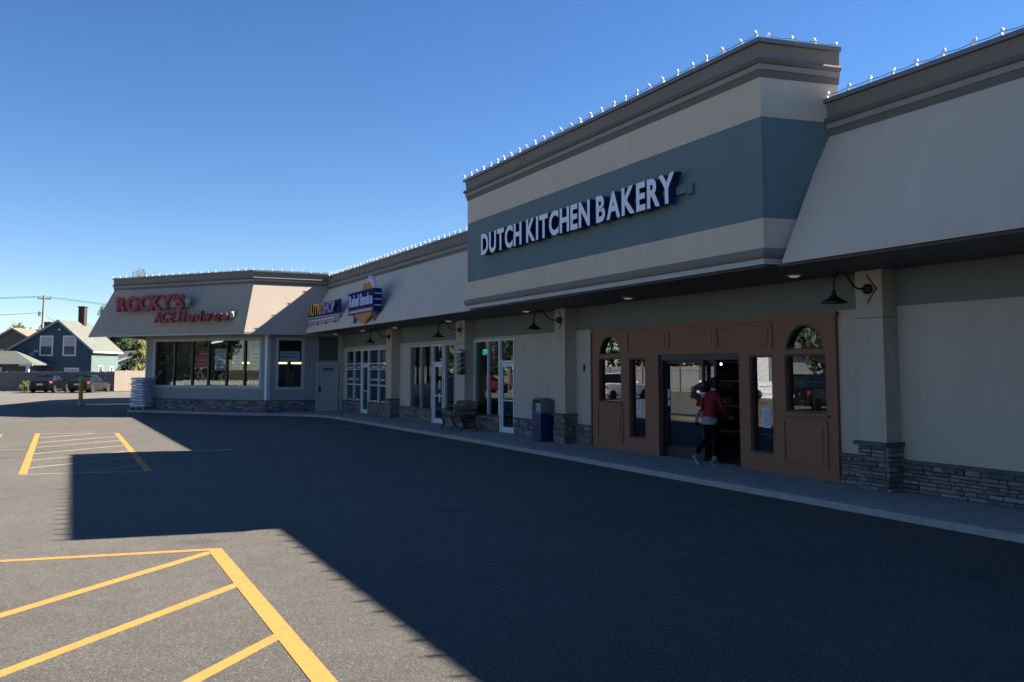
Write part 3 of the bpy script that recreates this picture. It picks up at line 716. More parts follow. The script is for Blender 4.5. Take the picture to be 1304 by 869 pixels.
# things in the hardware store windows
def strip_light(p, q, label, s, col):
    a, b = Vector(p), Vector(q); m = (a + b) / 2
    t = thing('strip_light', label, 'strip light', m, group='lit strips inside the hardware store')
    MB().tube([a, b], .045, 8).build('tube', emit("tube_%d" % int(s * 100), col, s), t)
    MB().tube([a + Vector((0, .0, .06)), b + Vector((0, 0, .06))], .03, 4).build('housing', M_TRIM, t)
strip_light((6.75, 42.3, 2.30), (9.35, 42.4, 2.30), 'warm lit strip light behind the right part of the large hardware window', .55, (1, .78, .42))
strip_light((9.55, 42.4, 2.30), (10.45, 42.5, 2.30), 'warm lit strip light seen through the narrow hardware window by the grey door', .55, (1, .78, .42))
strip_light((6.3, 46.2, 3.35), (6.3, 42.6, 3.35), 'pale ceiling strip light slanting above the red poster', .22, (.9, .95, 1))
def poster(F, u0, u1, z0, z1, n, label, col, ink):
    t = thing('window_poster', label, 'poster', F.p((u0 + u1) / 2, n, (z0 + z1) / 2), group='posters in the hardware windows')
    MB().fbox(F, u0, u1, n - .004, n, z0, z1).build('sheet', mat("poster_%.2f_%.2f_%.2f" % col, col, .7), t)
    b = MB(); z = z1 - .08
    while z > z0 + .1:
        h = random.uniform(.04, .11); a = random.uniform(.08, .25) * (u1 - u0); c = random.uniform(.08, .3) * (u1 - u0)
        b.fbox(F, u0 + a, u1 - c, n, n + .002, z - h, z); z -= h + random.uniform(.05, .1)
    b.build('print', mat("poster_ink_%.2f_%.2f_%.2f" % ink, ink, .7), t)
poster(FL, 3.52, 4.45, 2.02, 2.85, -.16, 'red sale poster in the third pane of the large hardware window', (.42, .05, .07), (.6, .25, .25))
poster(FL, 2.55, 3.25, 1.95, 2.95, -.16, 'tall pale blue poster in the fourth pane of the large hardware window', (.40, .50, .56), (.25, .33, .4))
poster(FL, 1.62, 2.18, 1.98, 2.62, -.16, 'white poster with grey figure in the fifth pane of the large hardware window', (.5, .54, .6), (.16, .2, .26))
poster(FL, 1.62, 2.12, 2.70, 2.94, -.16, 'small blank white sign above the white figure poster', (.5, .53, .56), (.45, .48, .5))
poster(FL, .62, 1.18, 1.98, 2.95, -.16, 'grey printed poster in the last pane of the large hardware window', (.32, .38, .4), (.12, .15, .17))
poster(FR, FRL - 1.45, FRL - .55, 2.35, 2.82, -.16, 'wide white banner in the narrow hardware window', (.42, .48, .58), (.08, .12, .25))
M_GOODS = [mat("goods_%d" % i, c, .6) for i, c in enumerate(((.5, .5, .5), (.4, .08, .06), (.08, .2, .14), (.45, .40, .2), (.1, .14, .3)))]
for i, (t_, m_) in enumerate(((6.2, 0), (5.2, 0), (4.1, 2), (2.9, 3))):
    lab = ('white stacked planters behind the first pane of the large hardware window', 'white and grey boxed goods behind the second pane of the large hardware window',
           'green and white garden goods behind the third pane of the large hardware window', 'yellow bucket goods behind the fourth pane of the large hardware window')[i]
    q = thing('goods_display', lab, 'display', FL.p(t_, -.8, .08), group='goods shown in the hardware windows')
    MB().fbox(FL, t_ - .4, t_ + .4, -1.2, -.5, .08, .9).build('table', M_INT, q)
    for k in range(6):
        u = t_ - .36 + k * .125; h = random.uniform(.2, .62)
        MB().lathe([(.045, 0), (.06, h * .3), (.055, h), (.0, h)], FL.p(u, -.75 + .12 * (k % 2), .9), 8).build('item', M_GOODS[m_ if k % 3 else 0], q)
def chair(F, t_, n, label):
    q = thing('garden_chair', label, 'chair', F.p(t_, n, .08), group='white chairs in the hardware window')
    w = mat("white_resin", (.6, .6, .6), .5)
    Z = .62
    MB().fbox(F, t_ - .22, t_ + .22, n - .22, n + .22, Z + .42, Z + .45).build('seat', w, q)
    for a in (-.2, .2):
        for c in (-.2, .2): MB().tube([F.p(t_ + a, n + c, .08 + (Z if True else 0)), F.p(t_ + a * .95, n + c * .95, Z + .42)], .018, 6).build('leg', w, q)
    MB().tube([F.p(t_ - .2, n - .2, Z + .45), F.p(t_ - .2, n - .27, Z + .9), F.p(t_, n - .28, Z + .97), F.p(t_ + .2, n - .27, Z + .9), F.p(t_ + .2, n - .2, Z + .45)], .025, 6).build('backrest', w, q)
    MB().fbox(F, t_ - .5, t_ + .5, n - .35, n + .35, .08, .08 + Z).build('plinth', M_INT, q)
chair(FL, .85, -.9, 'white resin chair in the last pane of the large hardware window')
chair(FL, 1.9, -.9, 'white resin chair in the fifth pane of the large hardware window')

# ================================================================== SIGNS
sg = thing('bakery_sign', 'large white bakery letters with navy sides on the teal band', 'sign', FB.p(15.6, 2.3, 4.9))
letters('DUTCH KITCHEN BAKERY', FB, 19.62, 11.70, 4.93, 5.44, 2.26, .17, [M_LWHITE, M_LNAVY], sg, offset=.034, gap=.085, space=.30)
rwy = MB().fbox(FB, 11.60, 19.5, 2.19, 2.262, 5.06, 5.22).build('raceway', M_TEAL, sg)
MB().fbox(FB, 11.46, 11.60, 2.195, 2.25, 5.02, 5.20).build('conduit_box', M_TEAL, sg)

FS = Frame(cC + Vector((-.785, -.62)) * .62, (-.62, .785))     # plane in front of the sloped hardware fascia
sg = thing('hardware_sign', 'red hardware store letters in two lines on the sloped fascia', 'sign', FS.p(5, .3, 4.6))
letters("ROCKY'S", FS, 7.5, 3.25, 4.76, 5.44, .18, .15, [M_RED, M_REDR], sg, offset=.045, gap=.03)
letters("ACE Hardware", FS, 4.85, .42, 4.16, 4.62, .40, .14, [M_RED, M_REDR], sg, offset=.03, shear=.22, gap=.04, space=.22)
MB().fbox(FS, 3.1, 7.45, .0, .18, 4.84, 5.30).build('raceway', M_STRIP, sg); MB().fbox(FS, .3, 4.8, .15, .40, 4.22, 4.55).build('raceway', M_STRIP, sg)
MB().lathe([(.0, 0), (.16, .0), (.16, .08), (.0, .08)], FS.p(3.1, .14, 5.1), 16, axis=FS.n).build('round_cap', M_STRIP, sg)
MB().lathe([(.0, 0), (.12, .0), (.12, .06), (.0, .06)], FS.p(.28, .38, 4.36), 16, axis=FS.n).build('round_cap', M_STRIP, sg)

sg = thing('nutrition_sign', 'orange and violet block letters over a pale strip beside the hardware store corner', 'sign', FF.p(15, 1.8, 4.4))
M_ORG = mat("orange_letter", (.52, .25, .035), .4); M_VIO = mat("violet_letter", (.13, .11, .42), .4)
letters('NUTRI', FF, 17.0, 14.85, 4.34, 4.83, 1.80, .16, [M_ORG, M_BLACK], sg, offset=.035, gap=.05)
letters('SHOP', FF, 14.72, 13.0, 4.34, 4.83, 1.80, .16, [M_VIO, M_LNAVY], sg, offset=.035, gap=.05)
MB().fbox(FF, 12.9, 17.05, 1.70, 1.80, 4.32, 4.86).build('backing', M_LNAVY, sg)
sb = MB().fbox(FF, 12.92, 17.1, 1.76, 1.93, 3.99, 4.25).build('sub_panel', mat("pale_sign_face", (.42, .43, .48), .7, spec=.1), sg)
MB().fbox(FF, 12.98, 17.04, 1.93, 1.936, 4.03, 4.21).build('sub_strip', M_LNAVY, sg)
dashes(FF, 13.1, 16.95, 4.07, .10, 1.936, sg, 'sub_lettering', M_WHITE)
sgb = MB()
for u in (13.4, 14.6, 15.8): sgb.fbox(FF, u, u + .05, 1.7, 1.85, 3.90, 3.99)
sgb.build('bracket', M_BLACK, sg)

sg = thing('smoke_shop_sign', 'navy box sign with pale lettering, red strip, orange plume above and orange emblem below', 'sign', FF.p(9.5, 1.8, 4.4))
M_NAVY = mat("navy_sign_face", (.014, .022, .10), .8, spec=.1); M_PBL = mat("pale_blue_letter", (.50, .60, .75), .7, spec=.1)
MB().fbox(FF, 8.02, 10.93, 1.74, 2.04, 4.05, 4.88).build('cabinet', [M_NAVY], sg)
letters('Rebel Smoke', FF, 10.78, 8.15, 4.35, 4.78, 2.042, .02, [M_PBL], sg, offset=.03, gap=.04, space=.25)
MB().fbox(FF, 8.03, 10.92, 2.042, 2.052, 4.07, 4.23).build('red_strip', mat("red_strip", (.35, .06, .09), .7), sg)
dashes(FF, 8.2, 10.8, 4.11, .08, 2.053, sg, 'strip_lettering', M_PBL)
for z in (4.26, 4.47, 4.68): MB().fbox(FF, 7.99, 8.018, 1.76, 2.02, z, z + .03).build('side_stripe', M_PBL, sg)
M_ORE = mat("orange_emblem", (.50, .20, .05), .7); M_WPL = mat("white_plume", (.62, .55, .55), .7)
def plate(pts, n0, d, m, name): MB().prism([FF.p(u, n0, z) for u, z in pts], FF.n * d).build(name, m, sg)
plate([(10.1, 4.04), (10.0, 3.90), (9.75, 3.92), (9.6, 3.80), (9.25, 3.68), (8.9, 3.64), (8.65, 3.80), (8.3, 3.90), (8.15, 4.04)], 1.98, .08, M_ORE, 'emblem')
plate([(9.6, 4.88), (9.67, 5.04), (9.42, 5.17), (9.22, 5.08), (9.0, 5.2), (8.75, 5.08), (8.55, 4.88)], 1.80, .12, M_ORE, 'flame_plume')
plate([(9.25, 5.15), (9.2, 5.29), (8.92, 5.42), (8.65, 5.30), (8.5, 5.10), (8.4, 4.88), (8.7, 4.88), (8.85, 5.10), (9.02, 5.15)], 1.77, .12, M_WPL, 'smoke_plume')
for u in (8.1, 10.3): MB().fbox(FF, u, u + .06, 1.9, 2.02, 3.72, 4.05).build('bracket', M_CAP, sg)

# ================================================================== LAMPS
def wall_lamp(F, u, label):
    t = thing('wall_lamp', label, 'lamp', F.p(u, .34, 3.28), group='black gooseneck lamps on the columns')
    z = 3.28
    MB().lathe([(.0, 0), (.085, 0), (.085, .05), (.06, .075), (.03, .085), (.0, .085)], F.p(u, .34, z), 14, axis=F.n).build('wall_plate', M_BLACK, t, smooth=True)
    MB().tube([F.p(u, n, zz) for n, zz in ((.40, z), (.58, z - .005), (.68, z + .03), (.76, z + .12), (.83, z + .20), (.92, z + .245), (1.02, z + .23), (1.09, z + .16), (1.115, z + .05), (1.12, z - .06))], .017, 8).build('arm', M_BLACK, t, smooth=True)
    MB().lathe([(.03, 0), (.035, -.07), (.075, -.115), (.12, -.145), (.2, -.19), (.2, -.205), (.11, -.16), (.06, -.125), (.0, -.12)], F.p(u, 1.12, z - .05), 20).build('lamp_shade', M_BLACK, t, smooth=True)
    MB().lathe([(.0, -.02), (.03, 0), (.035, .03), (.0, .06)], F.p(u, 1.12, z - .225), 10).build('bulb', M_TRIM, t, smooth=True)
wall_lamp(FB, 9.46, 'black gooseneck lamp on the column right of the wooden bakery entrance')
wall_lamp(FB, 19.21, 'black gooseneck lamp on the column beside the blue litter bin')
wall_lamp(FF, 4.44, 'black gooseneck lamp on the column with the barber pole')
wall_lamp(FF, 11.0, 'black gooseneck lamp on the column right of the gridded shop windows')
M_LENS = emit("downlight_lens", (.9, .93, .95), .032)
def downlight(x, y, label, z=3.585):
    t = thing('soffit_downlight', label, 'downlight', (x, y, z), group='round downlights in the soffit')
    MB().lathe([(.10, 0), (.14, -.004), (.14, -.018), (.10, -.022)], (x, y, z), 18).build('trim_ring', M_TRIM, t, smooth=True)
    MB().lathe([(.0, -.05), (.06, -.045), (.098, -.02), (.098, 0)], (x, y, z), 16).build('lens', M_LENS, t, smooth=True)
downlight(10.74, 10.5, 'round soffit downlight above the arched window next to the right lamp')
downlight(10.85, 15.5, 'round soffit downlight above the middle of the wooden bakery entrance')
downlight(10.87, 20.3, 'round soffit downlight above the blue litter bin')
downlight(10.83, 25.6, 'round soffit downlight near the barber pole column')
downlight(10.75, 30.6, 'round soffit downlight below the smoke shop sign')
downlight(10.4, 33.5, 'round soffit downlight over the gridded shop windows')
downlight(10.3, 37.2, 'round soffit downlight in front of the grey steel door')

# barber pole
bp_ = thing('barber_pole', 'dark barber pole with pale spiral marks mounted on a column', 'barber pole', FF.p(4.2, .5, 2.2))
cpos = FF.p(4.10, .47, 0)
MB().lathe([(.125, 1.93), (.125, 2.52)], cpos, 20).build('cylinder', mat("dark_pole_glass", (.03, .03, .045), .15), bp_, smooth=True)
MB().lathe([(.0, 1.82), (.09, 1.83), (.145, 1.87), (.145, 1.93), (.0, 1.93)], cpos, 20).build('base_cap', M_DKFR, bp_, smooth=True)
MB().lathe([(.0, 2.52), (.145, 2.52), (.145, 2.58), (.09, 2.63), (.0, 2.65)], cpos, 20).build('top_cap', M_ALU, bp_, smooth=True)
s_ = MB()
for k in range(2):
    pts = [cpos + Vector((math.cos(a) * .127, math.sin(a) * .127, 1.96 + .52 * i / 24)) for i in range(25) for a in [k * math.pi + i * .42]]
    s_.tube(pts, .012, 4)
s_.build('spiral_stripe', M_PBL, bp_)
MB().fbox(FF, 4.06, 4.14, .34, .5, 2.2, 2.28).build('bracket', M_BLACK, bp_)

# ================================================================== STREET FURNITURE
def bench(F, u0, u1, n0):
    t = thing('bench', 'black metal bench with curved legs under the barber pole', 'bench', F.p((u0 + u1) / 2, n0 + .25, .1))
    for i in range(5): MB().fbox(F, u0, u1, n0 + .08 + i * .095, n0 + .155 + i * .095, .52, .545).build('seat_slat', M_BLACK, t)
    for i in range(5):
        z = .60 + i * .072; q = MB(); a = n0 + .05 - i * .018
        q.fbox(F, u0, u1, a - .012, a + .012, z, z + .055); q.build('back_slat', M_BLACK, t)
    for u in (u0 + .03, (u0 + u1) / 2, u1 - .03):
        l = MB()
        l.tube([F.p(u, n0 + .56, .1), F.p(u, n0 + .50, .16), F.p(u, n0 + .44, .30), F.p(u, n0 + .50, .45), F.p(u, n0 + .56, .51)], .022, 6)
        l.tube([F.p(u, n0 - .04, .1), F.p(u, n0 + .04, .2), F.p(u, n0 + .10, .32), F.p(u, n0 + .08, .5), F.p(u, n0 + .02, .75), F.p(u, n0 - .05, .96)], .022, 6)
        l.tube([F.p(u, n0 + .08, .505), F.p(u, n0 + .3, .495), F.p(u, n0 + .56, .51)], .018, 6)
        if u != (u0 + u1) / 2: l.tube([F.p(u, n0 + .03, .74), F.p(u, n0 + .3, .76), F.p(u, n0 + .52, .72), F.p(u, n0 + .54, .64), F.p(u, n0 + .50, .52)], .018, 6)
        l.build('leg_frame', M_BLACK, t, smooth=True)
    MB().tube([F.p(u0, n0 - .05, .965), F.p((u0 + u1) / 2, n0 - .05, 1.0), F.p(u1, n0 - .05, .965)], .02, 6).build('top_rail', M_BLACK, t)
bench(FF, 3.0, 4.55, .42)

tb = thing('litter_bin', 'square navy litter bin with grey curved hood against the shop wall', 'bin', FB.p(19.9, .45, .1))
M_NB = mat("navy_plastic", (.012, .03, .10), .45); M_GH = mat("grey_hood_plastic", (.17, .19, .205), .5)
u0, u1, n0, n1 = 19.68, 20.16, .24, .66
MB().fbox(FB, u0, u1, n0, n1, .1, .84).build('body', M_NB, tb, bevel=.015)
MB().fbox(FB, u0 - .012, u1 + .012, n0 - .01, n1 + .012, .84, .875).build('rim', M_GH, tb, bevel=.006)
hp = MB(); P = FB.p
prof = [(n0, .875), (n0, 1.18), (n0 + .14, 1.235), (n0 + .30, 1.245), (n1 - .04, 1.22), (n1 - .045, 1.19), (n0 + .30, 1.21), (n0 + .15, 1.20), (n0 + .03, 1.16), (n0 + .03, .875)]
for ua, ub in ((u0 + .02, u1 - .02),): hp.prism([P(ua, n, z) for n, z in prof], FB.u * (ub - ua))
hp.build('hood', M_GH, tb)
for ua in (u0, u1 - .02):
    MB().prism([P(ua, n, z) for n, z in ((n0, .875), (n0, 1.18), (n0 + .14, 1.235), (n0 + .30, 1.245), (n1 - .02, 1.215), (n1, 1.15), (n1, .875))], FB.u * .02).build('hood_side', M_GH, tb)
MB().fbox(FB, u0 + .03, u1 - .03, n1 - .12, n1 - .10, .875, 1.10).build('flap', mat("pale_grey_flap", (.33, .36, .42), .45), tb)

bo = thing('bollard', 'yellow steel bollard standing alone at the edge of the shaded lot', 'bollard', (.42, 52.6, 0))
M_YEL = mat("yellow_bollard", (.40, .30, .045), .6, noise=.15, nscale=6)
MB().lathe([(.11, 0), (.11, 1.52), (.09, 1.60), (.05, 1.63), (0, 1.64)], (.42, 52.6, .0), 14).build('post', M_YEL, bo, smooth=True)
MB().lathe([(.2, 0), (.2, .05), (.12, .10)], (.42, 52.6, .04), 12).build('footing', M_CURB, bo)

# stack of pale timber bundles / bags beside hardware store
pal = thing('pallet', 'bottom wooden pallet under the bagged goods at the hardware corner', 'pallet', (2.75, 44.2, .06))
FQ = Frame((3.05, 43.75), (-.80, .6))
M_PW = mat("weathered_pallet_wood", (.26, .24, .21), .9, noise=.2, nscale=9)
for i in range(5): MB().fbox(FQ, .0, .8, -.98 + i * .22, -.82 + i * .22, .20, .225).build('deck_board', M_PW, pal)
for u in (.02, .35, .68): MB().fbox(FQ, u, u + .1, -.98, .05, .1, .2).build('bearer', M_PW, pal)
M_BAGS = [mat("bag_plastic_a", (.62, .66, .68), .4, noise=.2, nscale=5), mat("bag_plastic_b", (.46, .52, .57), .4, noise=.2, nscale=5)]
words = ['bottom', 'second', 'third', 'fourth', 'fifth', 'sixth', 'seventh', 'eighth', 'ninth', 'tenth', 'topmost']
for i in range(11):
    z = .235 + i * .125; bm = bmesh.new(); bmesh.ops.create_cube(bm, size=1)
    bmesh.ops.subdivide_edges(bm, edges=bm.edges[:], cuts=3, use_grid_fill=True)
    for v in bm.verts:
        x, y, zz = v.co; e = max(abs(x), abs(y)) * 2
        v.co.z = zz * (1 - .35 * max(0, e - .5)) ; v.co += Vector((random.uniform(-.01, .01), random.uniform(-.015, .015), random.uniform(-.05, .05)))
    me = bpy.data.meshes.new('goods_bag'); bm.to_mesh(me); bm.free(); me.materials.append(M_BAGS[i % 2]); me.polygons.foreach_set('use_smooth', [True] * len(me.polygons))
    o = bpy.data.objects.new('goods_bag', me); COL.objects.link(o); o.location = FQ.p(.40 + random.uniform(-.04, .04), -.47 + random.uniform(-.03, .03), z + .06); o.scale = (.74 - .008 * i, .9, .125); o.rotation_euler = (0, 0, FQ.ang + random.uniform(-.03, .03))
    tag(o, 'pale grey plastic bag of goods, %s layer of the stack at the hardware corner' % words[i], 'bag', 'bagged goods stacked at the hardware corner')

# ================================================================== LIGHT STRINGS
light_string(None, [[(9.36, 9.78, 7.18), (9.36, 21.02, 7.18)], [(9.55, 9.75, 7.18), (10.8, 9.54, 7.18)]], 'white bulbs clipped along the tall bakery parapet', .4, 1.0)
light_string(None, [[(10.59, 9.55, 6.32), (10.59, -4, 6.32)]], 'white bulbs clipped along the roof edge right of the bakery box', .41, 1.0)
light_string(None, [[(FWX - .07, 21.4, FWZ), (FWX - .07 - .025 * 17.5, 38.9, FWZ)]], 'white bulbs clipped along the roof edge of the small shops', .4, 1.0)
q0, q1, q2 = cR + Vector((-.1, -.06)), cC + Vector((-.05, -.06)), cL + Vector((-.06, -.05))
light_string(None, [[(*q1, HWZ), (*q2, HWZ)], [(*(q1 + Vector((.4, -.01))), HWZ), (*(q1 + Vector((3.5, -.10))), HWZ)]], 'white bulbs clipped along the hardware store roof edge', .42, .75)
# dry weeds on the hardware roof
wd = MB()
for k in range(26):
    x, y = cL.x + random.uniform(1.0, 2.6) * .62, cL.y - random.uniform(1.0, 2.6) * .785; x, y = x + .1, y + .1
    h = random.uniform(.15, .5); wd.tube([(x, y, HWZ - .05), (x + random.uniform(-.06, .06), y, HWZ + h * .6), (x + random.uniform(-.15, .15), y + random.uniform(-.1, .1), HWZ + h)], [.012, .01, .004], 4)
tag(wd.build('roof_weeds', mat("dry_weed", (.10, .10, .06), .9)), 'dry weeds growing on the hardware store roof edge', 'weeds')

# ================================================================== PEOPLE
def skin_body(name, nodes, edges, mats, face_mat, parent, sub=2):
    me = bpy.data.meshes.new(name); me.from_pydata([n[0] for n in nodes], edges, [])
    o = bpy.data.objects.new(name, me); COL.objects.link(o)
    sk = o.modifiers.new('skin', 'SKIN'); sk.use_smooth_shade = True
    for i, n in enumerate(nodes):
        r = n[1]; me.skin_vertices[0].data[i].radius = r if isinstance(r, tuple) else (r, r)
    me.skin_vertices[0].data[0].use_root = True
    sb_ = o.modifiers.new('sub', 'SUBSURF'); sb_.levels = sub; sb_.render_levels = sub
    dg = bpy.context.evaluated_depsgraph_get(); dg.update()
    m2 = bpy.data.meshes.new_from_object(o.evaluated_get(dg)); bpy.data.objects.remove(o)
    m2.materials.clear()
    for m in mats: m2.materials.append(m)
    for p in m2.polygons: p.material_index = face_mat(p.center); p.use_smooth = True
    m2.name = name; q = bpy.data.objects.new(name, m2); COL.objects.link(q); q.parent = parent; return q
M_SKIN = mat("skin", (.40, .23, .16), .6); M_HAIR = mat("dark_hair", (.012, .010, .010), .6)
M_TOP = mat("red_knit", (.17, .005, .009), .85, noise=.15, nscale=30, bump=.3, bscale=90); M_LEG = mat("black_leggings", (.005, .005, .006), .95, spec=.08); M_SHIRT = mat("grey_shirt", (.22, .225, .25), .85)
M_SHOE = mat("grey_sneaker", (.15, .155, .165), .7); M_SOLE = mat("white_sole", (.35, .35, .35), .6)
pe = thing('person', 'person in red top, grey shirt tail and black leggings walking in through the bakery door', 'person', (11.42, 13.52, .1))
# local: +x forward (into the shop), +y left, z up
nd = [((0, 0, .93), (.15, .125)),            # 0 pelvis
      ((.02, 0, 1.08), (.135, .115)), ((.06, 0, 1.25), (.155, .125)), ((.08, 0, 1.36), (.135, .11)), ((.10, 0, 1.44), (.065, .06)), ((.13, 0, 1.52), (.055, .055)),
      ((.155, 0, 1.585), (.092, .08)), ((.165, 0, 1.66), (.085, .078)),      # head
      ((.08, .17, 1.385), (.062, .062)), ((.03, .27, 1.20), (.052, .052)), ((.12, .31, 1.06), (.045, .045)), ((.27, .25, 1.07), (.036, .036)), ((.33, .22, 1.08), (.03, .024)),   # left arm round child
      ((.08, -.17, 1.385), (.062, .062)), ((.10, -.24, 1.18), (.052, .052)), ((.22, -.22, 1.02), (.042, .042)), ((.36, -.12, 1.06), (.034, .034)), ((.42, -.08, 1.08), (.03, .022)),  # right arm
      ((-.01, .09, .86), (.105, .10)), ((.02, .10, .66), (.085, .085)), ((.0, .10, .50), (.06, .06)), ((-.16, .11, .34), (.06, .055)), ((-.27, .12, .19), (.035, .033)), ((-.30, .12, .13), (.034, .034)),  # left leg trailing
      ((.01, -.09, .86), (.105, .10)), ((.07, -.09, .66), (.085, .085)), ((.09, -.09, .49), (.06, .058)), ((.06, -.09, .30), (.06, .055)), ((.02, -.09, .13), (.034, .034)), ((.02, -.09, .06), (.035, .035))]
eg = [(0, 1), (1, 2), (2, 3), (3, 4), (4, 5), (5, 6), (6, 7), (3, 8), (8, 9), (9, 10), (10, 11), (11, 12), (3, 13), (13, 14), (14, 15), (15, 16), (16, 17), (0, 18), (18, 19), (19, 20), (20, 21), (21, 22), (22, 23), (0, 24), (24, 25), (25, 26), (26, 27), (27, 28), (28, 29)]
def fm(c):
    if c.z > 1.47: return 0
    if c.z < .84 and (c.z < .17 or (c.x < -.24 and c.z < .215)): return 0
    if c.x > .29 and .95 < c.z < 1.2 and abs(c.y) > .05: return 0
    if c.z > .93 or abs(c.y) > .19: return 1
    if c.z > .83: return 3
    return 2
body = skin_body('body', nd, eg, [M_SKIN, M_TOP, M_LEG, M_SHIRT], fm, pe)
MB().lathe([(.165, .80), (.168, .86), (.15, .95)], (0, 0, 0), 18).build('shirt_hem', M_SHIRT, pe, local=True, smooth=True)
hr = MB(); hr.lathe([(.0, -.13), (.06, -.125), (.085, -.09), (.098, -.02), (.095, .05), (.06, .098), (.0, .11)], (.14, 0, 1.635), 14); hr.lathe([(.0, -.05), (.04, -.03), (.05, .0), (.03, .04), (0, .05)], (.045, 0, 1.63), 10)
hr.build('hair', M_HAIR, pe, local=True, smooth=True)
fc = MB(); fc.lathe([(.018, 0), (.012, .02), (.0, .03)], (.235, 0, 1.61), 8, axis=(1, 0, 0)); fc.build('nose', M_SKIN, pe, local=True, smooth=True)
for s in (-1, 1):
    MB().lathe([(.0, -.006), (.012, 0), (.0, .006)], (.232, s * .032, 1.635), 8, axis=(1, 0, 0)).build('eye', M_LWHITE, pe, local=True)
    MB().lathe([(.0, -.01), (.022, 0), (.0, .01)], (.16, s * .092, 1.62), 8, axis=(0, 1, 0)).build('ear', M_SKIN, pe, local=True)
    # fingers
    bx = (.35, .21 if s > 0 else -.075, 1.08)
    for k in range(5):
        dz = (.022, .010, -.002, -.014, .03)[k]; L = (.075, .082, .076, .06, .05)[k]; th = k == 4
        d = Vector((.8, -.35 * s, -.1)) if not th else Vector((.45, -.2 * s, .6))
        p0 = Vector(bx) + Vector((0, 0, dz)); p1 = p0 + d.normalized() * L * .5; p2 = p1 + (d.normalized() + Vector((-.2, -.4 * s, -.4))).normalized() * L * .5
        MB().tube([p0, p1, p2], [.0095, .009, .007], 6).build('finger', M_SKIN, pe, local=True, smooth=True)
def shoe(c, pitch, parent):
    b = MB(); so_ = MB(); M_ = Matrix.Translation(c) @ Matrix.Rotation(pitch, 4, 'Y')
    rows = [(-.07, .028, .075), (-.05, .036, .08), (0, .036, .075), (.06, .042, .055), (.12, .045, .045), (.165, .032, .036), (.185, .012, .03)]
    n = 8; vv = []; fs = []
    for x, w, h in rows:
        for k in range(n):
            a = math.pi * k / (n - 1); vv.append(M_ @ Vector((x, math.cos(a) * w, .015 + math.sin(a) ** .7 * h)))
    for i in range(len(rows) - 1):
        for k in range(n - 1): fs.append((i * n + k, i * n + k + 1, (i + 1) * n + k + 1, (i + 1) * n + k))
        fs.append((i * n, i * n + n - 1, (i + 1) * n + n - 1, (i + 1) * n)[::-1])
    fs += [tuple(range(n)), tuple(range((len(rows) - 1) * n, len(rows) * n))[::-1]]
    b.add(vv, fs); o = b.build('shoe', M_SHOE, parent, local=True, smooth=True)
    P_ = [M_ @ Vector((x, w * sg_ * 1.06, 0)) for sg_ in (1, -1) for x, w, h in (rows if sg_ == 1 else rows[::-1])]
    so_.prism(P_, (M_.to_3x3() @ Vector((0, 0, .018)))); so_.build('sole', M_SOLE, o, local=True)
shoe(Vector((.03, -.09, 0.0)), 0, pe); shoe(Vector((-.30, .12, .11)), R(52), pe)

ch_ = thing('person', 'small child in red jacket and navy cap with white band, carried on one hip', 'person', (11.42, 13.52, .1))
nd = [((.13, .33, 1.06), (.085, .08)), ((.12, .32, 1.18), (.085, .08)), ((.11, .31, 1.27), (.07, .065)), ((.10, .305, 1.325), (.038, .038)), ((.10, .30, 1.39), (.07, .066)), ((.105, .30, 1.45), (.068, .064)),
      ((.13, .37, 1.05), (.05, .05)), ((.02, .42, .97), (.045, .045)), ((.0, .40, .82), (.034, .034)),
      ((.16, .27, 1.04), (.05, .05)), ((.26, .20, .97), (.045, .045)), ((.28, .19, .84), (.034, .034)),
      ((.06, .385, 1.26), (.035, .035)), ((-.02, .37, 1.17), (.03, .03)), ((-.03, .27, 1.16), (.024, .024)),
      ((.18, .24, 1.26), (.035, .035)), ((.22, .16, 1.22), (.03, .03)), ((.20, .10, 1.25), (.024, .024))]
eg = [(0, 1), (1, 2), (2, 3), (3, 4), (4, 5), (0, 6), (6, 7), (7, 8), (0, 9), (9, 10), (10, 11), (2, 12), (12, 13), (13, 14), (2, 15), (15, 16), (16, 17)]
skin_body('body', nd, eg, [M_SKIN, M_TOP, M_SHIRT], lambda c: 0 if c.z > 1.31 else (1 if c.z > 1.03 and not (c.x < -.0 and c.z < 1.08) else 2), ch_)
hat = MB(); hat.lathe([(.078, 1.405), (.083, 1.45), (.075, 1.50), (.045, 1.535), (.0, 1.54)], (.10, .30, 0), 14); hat.build('cap', mat("navy_cap", (.012, .014, .05), .8), ch_, local=True, smooth=True)
MB().lathe([(.080, 1.385), (.087, 1.39), (.087, 1.425), (.082, 1.43)], (.10, .30, 0), 14).build('cap_band', mat("white_cap_band", (.55, .53, .62), .8), ch_, local=True, smooth=True)
for p in ((.0, .40, .78), (.28, .19, .80)):
    MB().lathe([(.0, -.035), (.035, -.03), (.04, .0), (.034, .04), (0, .045)], p, 8).build('shoe', M_LEG, ch_, local=True, smooth=True)

